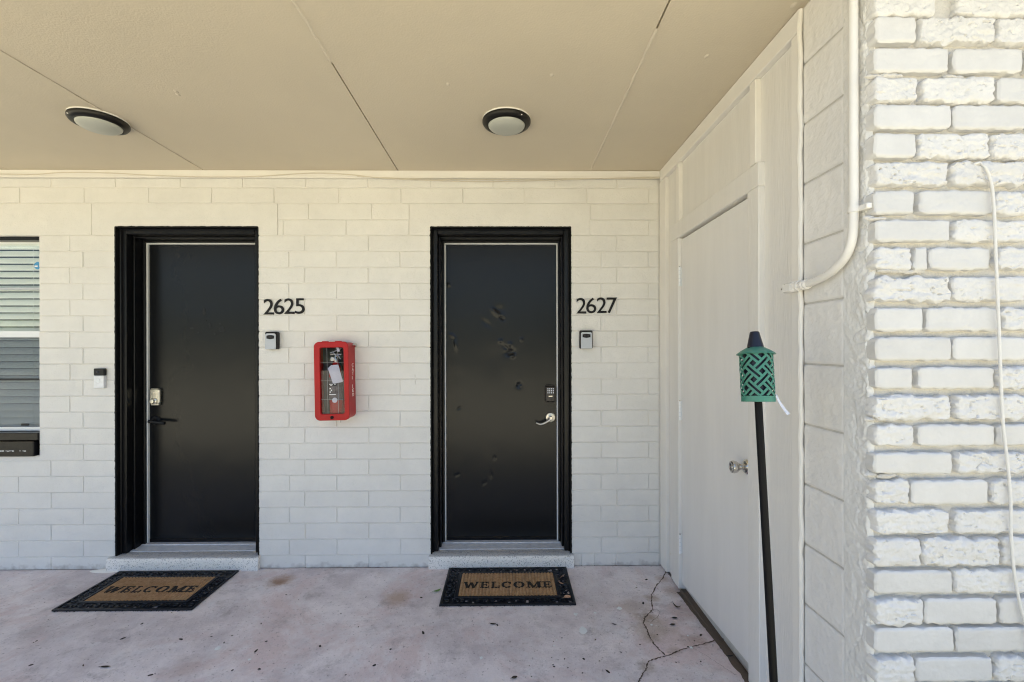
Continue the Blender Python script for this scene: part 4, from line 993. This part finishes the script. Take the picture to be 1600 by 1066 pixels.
# ============================================================ DOORMATS
def letter_strokes(ch):           # unit box 0..1 wide, 0..1 high, serif capitals as quads
    q = []
    def bar(x0, y0, x1, y1, wd): q.append([(x0-wd/2, y0), (x0+wd/2, y0), (x1+wd/2, y1), (x1-wd/2, y1)])
    def rect(x0, x1, y0, y1): q.append([(x0, y0), (x1, y0), (x1, y1), (x0, y1)])
    T, t = 0.24, 0.10
    if ch == 'W':
        bar(.30, 0, .10, 1, T*.8); bar(.30, 0, .50, .9, t); bar(.70, 0, .50, .9, T*.8); bar(.70, 0, .92, 1, t); rect(0, .24, .9, 1); rect(.80, 1.0, .9, 1)
    if ch == 'E':
        rect(.12, .36, 0, 1); rect(0, .12, 0, .1); rect(0, .12, .9, 1); rect(.36, .92, 0, .12); rect(.36, .88, .88, 1); rect(.36, .70, .45, .56); rect(.82, .92, .12, .32); rect(.80, .88, .70, .88); rect(.62, .70, .34, .45); rect(.62, .70, .56, .67)
    if ch == 'L': rect(.12, .36, 0, 1); rect(0, .12, 0, .1); rect(0, .50, .9, 1); rect(.36, .95, 0, .12); rect(.84, .95, .12, .36)
    if ch in 'CO':
        n = 20; a0, a1 = (0, 2*PI) if ch == 'O' else (R_(40), R_(322))
        for k in range(n):
            A, B_ = a0+(a1-a0)*k/n, a0+(a1-a0)*(k+1)/n
            def pt(a, inn):
                return (.5+.5*math.cos(a)*(.52 if inn else 1), .5+.5*math.sin(a)*(.80 if inn else 1))
            q.append([pt(A, 1), pt(A, 0), pt(B_, 0), pt(B_, 1)])
        if ch == 'C': rect(.84, .93, .64, .95)
    if ch == 'M': rect(.10, .20, 0, 1); bar(.48, 0, .18, 1, T*.8); bar(.48, 0, .80, 1, t); rect(.74, .96, 0, 1); rect(0, .30, 0, .1); rect(.64, 1.06, 0, .1); rect(0, .12, .9, 1); rect(.96, 1.06, .9, 1)
    return q
def doormat(u, v, label, skew=0.0, seed=0):
    W2, H2 = 0.373, 0.214; cx, cy = u, v; random.seed(seed)
    t = thing('doormat', (cx, cy, 0), label, 'doormat', 'welcome doormats in front of the black doors')
    bw = 0.088
    # rubber base with small holes in the border
    m = MB(); s_ = 0.0125; nx = int(2*W2/s_); nz = int(2*H2/s_); hole = set()
    for i in range(nx):
        for j in range(nz):
            x = -W2+s_*(i+.5); y = -H2+s_*(j+.5)
            inb = W2-abs(x) < bw*.86 and W2-abs(x) > .02 or H2-abs(y) < bw*.6 and H2-abs(y) > .02
            if inb and random.random() < 0.10 and i > 1 and j > 1: continue
            x0, x1, y0, y1 = cx+x-s_/2, cx+x+s_/2, cy+y-s_/2, cy+y+s_/2
            m.add([(x0, y0, .005), (x1, y0, .005), (x1, y1, .005), (x0, y1, .005)], [(0, 1, 2, 3)])
    m.box(cx-W2, cx+W2, cy-H2, cy-H2+.014, .0012, .011, .002); m.box(cx-W2, cx+W2, cy+H2-.014, cy+H2, .0012, .011, .002)
    m.box(cx-W2, cx-W2+.014, cy-H2+.014, cy+H2-.014, .0012, .011, .002); m.box(cx+W2-.014, cx+W2, cy-H2+.014, cy+H2-.014, .0012, .011, .002)
    iw, ih = 0.281, 0.130
    for (a, b_, c, d) in ((-iw-.02, iw+.02, ih, ih+.016), (-iw-.02, iw+.02, -ih-.016, -ih), (-iw-.02, -iw, -ih, ih), (iw, iw+.02, -ih, ih)): m.box(cx+a, cx+b_, cy+c, cy+d, .005, .0125, .003)
    bd = m.build('rubber_border', M['rubber'], t)
    # scroll work
    m = MB()
    def scroll(px, py, r, a0, dirn):
        P = []
        for k in range(11):
            th_ = a0+dirn*k*0.5; rr = r*(1-k*0.075); P.append((px+rr*math.cos(th_), py+rr*math.sin(th_), .0098))
        m.tube(P, 0.0034, 6)
    n = 17
    for k in range(n):
        x = -W2+.035+(2*W2-.07)*k/(n-1); y = (H2+ih+.004)/2
        for sy in (-1, 1): scroll(cx+x, cy+sy*y, .019, (PI*.25 if k % 2 else -PI*.75)*sy, 1 if k % 2 else -1)
    for k in range(7):
        y = -ih+.012+(2*ih-.024)*k/6
        for sxn in (-1, 1):
            scroll(cx+sxn*(W2-.034), cy+y, .019, PI*.3*k, 1 if k % 2 else -1); scroll(cx+sxn*(W2-.060), cy+y+.018, .013, PI*.5*k, -1 if k % 2 else 1)
    for k in range(46):     # frayed rubber whiskers at the rim
        x = random.uniform(-W2, W2); L_ = random.uniform(.002, .008); m.tube([(cx+x, cy-H2+.004, .004), (cx+x+random.uniform(-.004, .004), cy-H2-L_, .003)], .0016, 4)
    tag(m.build('scroll_relief', M['rubber'], bd, smooth=True), kind='stuff')
    # coir field, ribbed front to back
    m = MB(); nx, nz = 228, 14; x0, x1, y0, y1 = cx-iw+.001, cx+iw-.001, cy-ih+.001, cy+ih-.001; ribs = 29
    for j in range(nz+1):
        for i in range(nx+1):
            x = x0+(x1-x0)*i/nx; y = y0+(y1-y0)*j/nz; ph = (i/nx*ribs) % 1
            h = .0065+.0065*abs(math.sin(PI*ph))**.7+.0010*noise.noise(Vector((x*190, y*120, seed)))
            m.v.append((x, y, h))
    for j in range(nz):
        for i in range(nx):
            a = j*(nx+1)+i; m.f.append((a, a+1, a+nx+2, a+nx+1))
    co = m.build('coir_field', M['coir'], t, smooth=True)
    # WELCOME
    x = cx-0.259
    for ch, wl in zip('WELCOME', (.088, .056, .052, .060, .066, .088, .056)):
        m = MB()
        for q in letter_strokes(ch):
            pp = [(x+px*wl, cy-.012+(py-.5)*.066) for px, py in q]
            m.add([(px, py, .0138) for px, py in pp]+[(px, py, .010) for px, py in pp], [(0, 1, 2, 3), (0, 4, 5, 1), (1, 5, 6, 2), (2, 6, 7, 3), (3, 7, 4, 0)])
        # ragged edge: letters follow the ribs
        m.v = [(a+.0012*noise.noise(Vector((a*300, b*300, 1))), b+.0015*noise.noise(Vector((a*300, b*300, 9))), c) for a, b, c in m.v]
        m.build('letter', M['coirblack'], co); x += wl+.009
    return t
doormat(0.000, 2.688, 'doormat reading WELCOME with two dry leaves on it, below door 2627')
doormat(-2.064, 2.668, 'doormat reading WELCOME at the left, below door 2625', seed=1)

# ============================================================ DRY LEAVES AND SCRAPS ON THE SLAB
def leaf(u, v, L_, wd, ang, m_, label, lift=0.003, curl=0.012, z=None):
    if m_ is M['debris']: L_ *= .75; wd *= .7
    x, y = fx(u, v); z0 = (z if z is not None else fz(x, y))+lift; n = 7; mb = MB(); ca, sa = math.cos(ang), math.sin(ang)
    for k in range(n+1):
        s_ = k/n; wk = wd*math.sin(PI*min(max(s_*0.95+.03, 0), 1))**.8; cz = curl*(s_-.5)**2*3
        for (t_, dz) in ((-1, .35), (0, 0), (1, .35)):
            lx_, ly_ = (s_-.5)*L_, t_*wk/2; mb.v.append((x+lx_*ca-ly_*sa, y+lx_*sa+ly_*ca, z0+cz+dz*wk*.5))
    for k in range(n):
        a = 3*k; mb.f += [(a, a+3, a+4, a+1), (a+1, a+4, a+5, a+2)]
    mb.tube([(x-.5*L_*ca, y-.5*L_*sa, z0+curl*.75), (x-.68*L_*ca, y-.68*L_*sa, z0+curl*.5)], .0009, 5)
    return mb.build('leaf', m_, smooth=True, tags=(label, 'leaf', 'leaves and scraps lying on the slab'), origin=(x, y, z0))
leaf(707.5, 888, .085, .026, R_(-50), M['leaf'], 'pale dry leaf leaning on the step at the upper left corner of the right mat', .012, .02)
leaf(886.5, 937, .042, .034, R_(20), M['leaf'], 'reddish brown leaf on the lower right corner of the right mat', .011, .006)
leaf(877, 915, .045, .012, R_(-50), M['leaf'], 'thin pale leaf on the right border of the right mat', .012, .006)
leaf(879, 904, .04, .010, R_(50), M['leaf'], 'narrow pale leaf near the upper right corner of the right mat', .012, .006)
leaf(683, 925, .05, .020, R_(35), M['leafgreen'], 'small green leaf at the left edge of the right mat', .004, .01)
leaf(1058, 953, .065, .022, R_(-35), M['debris'], 'curled dark brown leaf right of the crack in the slab', .003, .03)
leaf(1054, 971, .040, .022, R_(0), M['debris'], 'dark flat scrap below the curled leaf by the crack', .002, .004)
leaf(1051, 982, .036, .024, R_(10), M['debris'], 'roundish dark scrap nearest the bend of the crack', .002, .004)
leaf(1141, 1038, .040, .012, R_(5), M['debris'], 'black twig scrap in front of the storage door', .003, .006)
leaf(165, 1043, .060, .018, R_(0), M['debris'], 'long black scrap on the slab at the lower left', .002, .004)
leaf(770, 976, .045, .018, R_(-10), M['debris'], 'dark scrap on the slab below the right mat', .002, .006)
leaf(960, 977, .035, .014, R_(-20), M['debris'], 'dark bent scrap on the slab right of the right mat', .002, .006)
leaf(804, 1060, .036, .024, R_(20), M['debris'], 'brown scrap at the bottom edge, below the right mat', .002, .004)
random.seed(4); m = MB()
spots = [(738, 971), (740, 977), (642, 924), (658, 934), (661, 989), (777, 977), (864, 1039), (866, 1042), (882, 1030), (887, 1044), (862, 1028), (910, 1052), (912, 1030), (878, 997), (1010, 906), (1005, 944), (1075, 1019), (1085, 1010), (1095, 1000), (1105, 965), (1110, 975),
         (222, 975), (192, 998), (283, 999), (330, 995), (419, 965), (408, 975), (416, 1003), (405, 1046), (235, 1055), (48, 1040), (57, 1002), (130, 1040), (363, 1048), (400, 1018), (560, 980), (585, 1040), (500, 1010), (470, 960), (610, 1015), (540, 1055), (930, 1000), (950, 1050), (970, 1020), (1000, 1010), (1120, 990), (1095, 1045)]
for (u, v) in spots + [(random.uniform(0, 1130), random.uniform(905, 1064)) for _ in range(40)]:
    x, y = fx(u, v); 
    if abs(x) < .38 and 2.46 < y or abs(x+2.06) < .38 and 2.46 < y or y > DW-.02: continue
    r = random.uniform(.0025, .008) if (u, v) in spots else random.uniform(.001, .004); a = random.uniform(0, PI); st_ = random.uniform(1, 2.6); n = 6
    b = len(m.v); z = fz(x, y)+.0012
    for k in range(n):
        q = 2*PI*k/n; px, py = r*st_*math.cos(q)*random.uniform(.6, 1), r*math.sin(q)*random.uniform(.6, 1); m.v.append((x+px*math.cos(a)-py*math.sin(a), y+px*math.sin(a)+py*math.cos(a), z))
    m.v.append((x, y, z+.0025))
    for k in range(n): m.f.append((b+k, b+(k+1) % n, b+n))
m.build('debris_specks', M['debris'], tags=('small dark bits of dirt and bark scattered over the slab', 'debris', None, 'stuff'))
m = MB()
for (u, v, r) in ((911, 985, .030), (899, 960, .016), (968, 952, .017), (752, 1028, .013), (866, 1009, .006), (930, 958, .010), (341, 1013, .016), (390, 1031, .009), (1018, 980, .008), (870, 1000, .005), (1075, 1001, .006), (1080, 1021, .01)):
    x, y = fx(u, v); b = len(m.v); n = 12
    for k in range(n): q = 2*PI*k/n; m.v.append((x+r*math.cos(q)*random.uniform(.45, 1), y+r*1.1*math.sin(q)*random.uniform(.45, 1.1), fz(x, y)+.0011))
    m.v.append((x, y, fz(x, y)+.0022))
    for k in range(n): m.f.append((b+k, b+(k+1) % n, b+n))
m.build('paint_drip', M['whitespot'], floor)
# dirt line where slab and walls meet
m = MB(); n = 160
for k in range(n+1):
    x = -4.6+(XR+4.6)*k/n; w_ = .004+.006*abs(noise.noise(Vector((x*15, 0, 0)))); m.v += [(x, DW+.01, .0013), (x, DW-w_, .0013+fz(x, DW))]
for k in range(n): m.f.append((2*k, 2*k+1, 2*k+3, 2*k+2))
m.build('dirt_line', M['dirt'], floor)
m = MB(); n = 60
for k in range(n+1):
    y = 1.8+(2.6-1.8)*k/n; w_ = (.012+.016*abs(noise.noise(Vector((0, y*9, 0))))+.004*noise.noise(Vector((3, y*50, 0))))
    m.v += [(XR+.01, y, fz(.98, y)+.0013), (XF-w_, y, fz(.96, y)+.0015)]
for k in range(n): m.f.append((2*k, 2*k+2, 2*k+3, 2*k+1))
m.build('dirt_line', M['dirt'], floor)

# ============================================================ GARDEN TORCH
bx0, bz0 = wx(1230, 1437, 1.14)
tx, tz = wx(1182.5, 585, 1.30)
base = Vector((bx0, 1.14, -0.06)); topv = Vector((tx, 1.30, tz)); ax = (topv-base); Lt = ax.length
tc = thing('garden_torch', tuple(base), 'green lattice garden torch on a black pole in front of the storage door', 'torch')
hc = Lt                      # height of canister centre along the pole
sc = 1.30/711
rc = 24.0*sc; z0 = hc-43*sc; z1 = hc+32*sc
O = tuple(base)
def loc(m_): m_.v = [(a+O[0], b+O[1], c+O[2]) for a, b, c in m_.v]; return m_
loc(MB().tube([(0, 0, -0.03), (0, 0, hc*.55), (0, 0, z0+.01)], 0.0102, 16)).build('pole', M['pole'], tc, smooth=True)
cnn = loc(MB().lathe([(rc-.006, z0), (rc, z0+.0005), (rc+.0004, z0+9*sc), (rc-.001, z0+9.2*sc), (rc-.002, z0+.003), (0.01, z0+.003), (0.01, z0)], 40)).build('canister_rim', M['green'], tc, smooth=True)
loc(MB().lathe([(rc*.80, z0+.004), (rc*.80, z1+.004)], 32)).build('inner_tank', M['navy'], tc, smooth=True)
# woven lattice
m = MB(); p = 17.2*sc; bw_ = 0.60*p; sw_ = bw_*0.40; th2 = 0.0014; H0, H1 = z0+9*sc, z1+1*sc
circ = 2*PI*rc; nper = max(1, round(circ/(p*math.sqrt(2)))); p = circ/(nper*math.sqrt(2)); bw_ = 0.60*p; sw_ = bw_*0.34
def strip(aA, aB, bA, bB, lift):     # region in rotated coords (a along +45, b along -45)
    n = 6; o = len(m.v); cnt = 0; along = abs(aB-aA) > abs(bB-bA)
    rws = []
    for k in range(n+1):
        t_ = k/n
        if along: prs = ((aA+(aB-aA)*t_, bA), (aA+(aB-aA)*t_, bB))
        else: prs = ((aA, bA+(bB-bA)*t_), (aB, bA+(bB-bA)*t_))
        ok = True; row = []
        for (a, b) in prs:
            s__, h = (a-b)/math.sqrt(2), (a+b)/math.sqrt(2)
            row.append((s__, h))
        rws.append(row)
    for k in range(n):
        q4 = [rws[k][0], rws[k][1], rws[k+1][1], rws[k+1][0]]
        hm = sum(h for _, h in q4)/4
        if not (-.001 < hm < H1-H0+.001): continue
        sm = sum(s for s, _ in q4)/4
        if not (0 <= sm < circ): continue
        b0 = len(m.v)
        for rr in (rc+lift, rc+lift-th2):
            for (s__, h) in q4:
                an = s__/rc+.35; h = min(max(h, 0), H1-H0); m.v.append((rr*math.cos(an), rr*math.sin(an), H0+h))
        m.f += [(b0, b0+1, b0+2, b0+3), (b0+7, b0+6, b0+5, b0+4), (b0, b0+4, b0+5, b0+1), (b0+1, b0+5, b0+6, b0+2), (b0+2, b0+6, b0+7, b0+3), (b0+3, b0+7, b0+4, b0)]
rng = 26
for i in range(-rng, rng):
    for j in range(-rng, rng):
        # band A index i lies at b = i*p, runs along a ; band B index j lies at a = j*p, runs along b
        s_c = (j*p-i*p)/math.sqrt(2); h_c = (j*p+i*p)/math.sqrt(2)
        if not (-2*p < s_c < circ+2*p and -2*p < h_c < H1-H0+2*p): continue
        g = p-bw_/2+0.0006
        if (i+j) % 2 == 0:
            for s_ in (-1, 1): strip(j*p-g, j*p+g, i*p+s_*(bw_/2-sw_/2)-sw_/2, i*p+s_*(bw_/2-sw_/2)+sw_/2, 0)
        else:
            for s_ in (-1, 1): strip(j*p+s_*(bw_/2-sw_/2)-sw_/2, j*p+s_*(bw_/2-sw_/2)+sw_/2, i*p-g, i*p+g, 0.0002)
loc(m).build('lattice', M['green'], tc)
zl_ = z1
loc(MB().lathe([(rc+.008, zl_-.0015), (rc+.0065, zl_+.001), (rc*.86, zl_+.0105), (rc*.52, zl_+.019), (0.0, zl_+.020)], 40)).build('lid', M['green'], tc, smooth=True)
zc_ = zl_+.017
loc(MB().lathe([(rc*.52, zc_), (rc*.50, zc_+.004), (rc*.285, zc_+.046), (rc*.25, zc_+.048), (0, zc_+.048)], 32)).build('snuffer_cap', M['navy'], tc, smooth=True)
loc(MB().tube([(-rc*.45, -.01, zc_-.002), (-rc*.62, -.012, zc_+.001)], .0022, 8)).build('chain_stub', M['blackplastic'], tc)
tg = MB(); q0 = Vector((rc+.001, -.004, z0+.018))
pp = [q0+Vector((.003+.012*k/3+.0022*(k/3)**2*2, -.004, -.010*k-.002*(k/3))) for k in range(6)]
for k, q in enumerate(pp):
    wd = .0022+.0005*k; tg.v += [(q.x-wd*1.3, q.y-wd*.5, q.z-.001), (q.x+wd*1.3, q.y+wd*.5, q.z+.002)]
for k in range(5): tg.f.append((2*k, 2*k+1, 2*k+3, 2*k+2))
tg.box(q0.x, q0.x+.005, q0.y-.003, q0.y+.002, q0.z-.004, q0.z+.004)
loc(tg).build('hang_tag', M['tag'], tc)
tc.rotation_mode = 'QUATERNION'; tc.rotation_quaternion = Vector((0, 0, 1)).rotation_difference(ax)

# ============================================================ THE FAR SIDE OF THE YARD (seen only as reflections)
random.seed(9); m = MB()
for k in range(5000):
    x = random.uniform(-45, 45); y = random.uniform(-32, -25); hh = 3.2+1.6*noise.noise(Vector((x*.15, 0, 0)))+.8*noise.noise(Vector((x*.6, 3, 0)))
    z = random.uniform(-.05, 1)*hh; r = random.uniform(.3, .8)
    n = Vector((random.uniform(-1, 1), random.uniform(-1, 1), random.uniform(-1, 1))).normalized(); a = n.orthogonal().normalized()*r; b = n.cross(a)
    c = Vector((x, y, max(z, .1))); o = len(m.v); m.v += [tuple(c-a-b), tuple(c+a-b*.6), tuple(c+a*.7+b), tuple(c-a*.8+b*.7)]; m.f.append((o, o+1, o+2, o+3))
m.build('hedge', M['foliage'], tags=('dark green hedge across the yard behind the camera', 'hedge', None, 'stuff'))
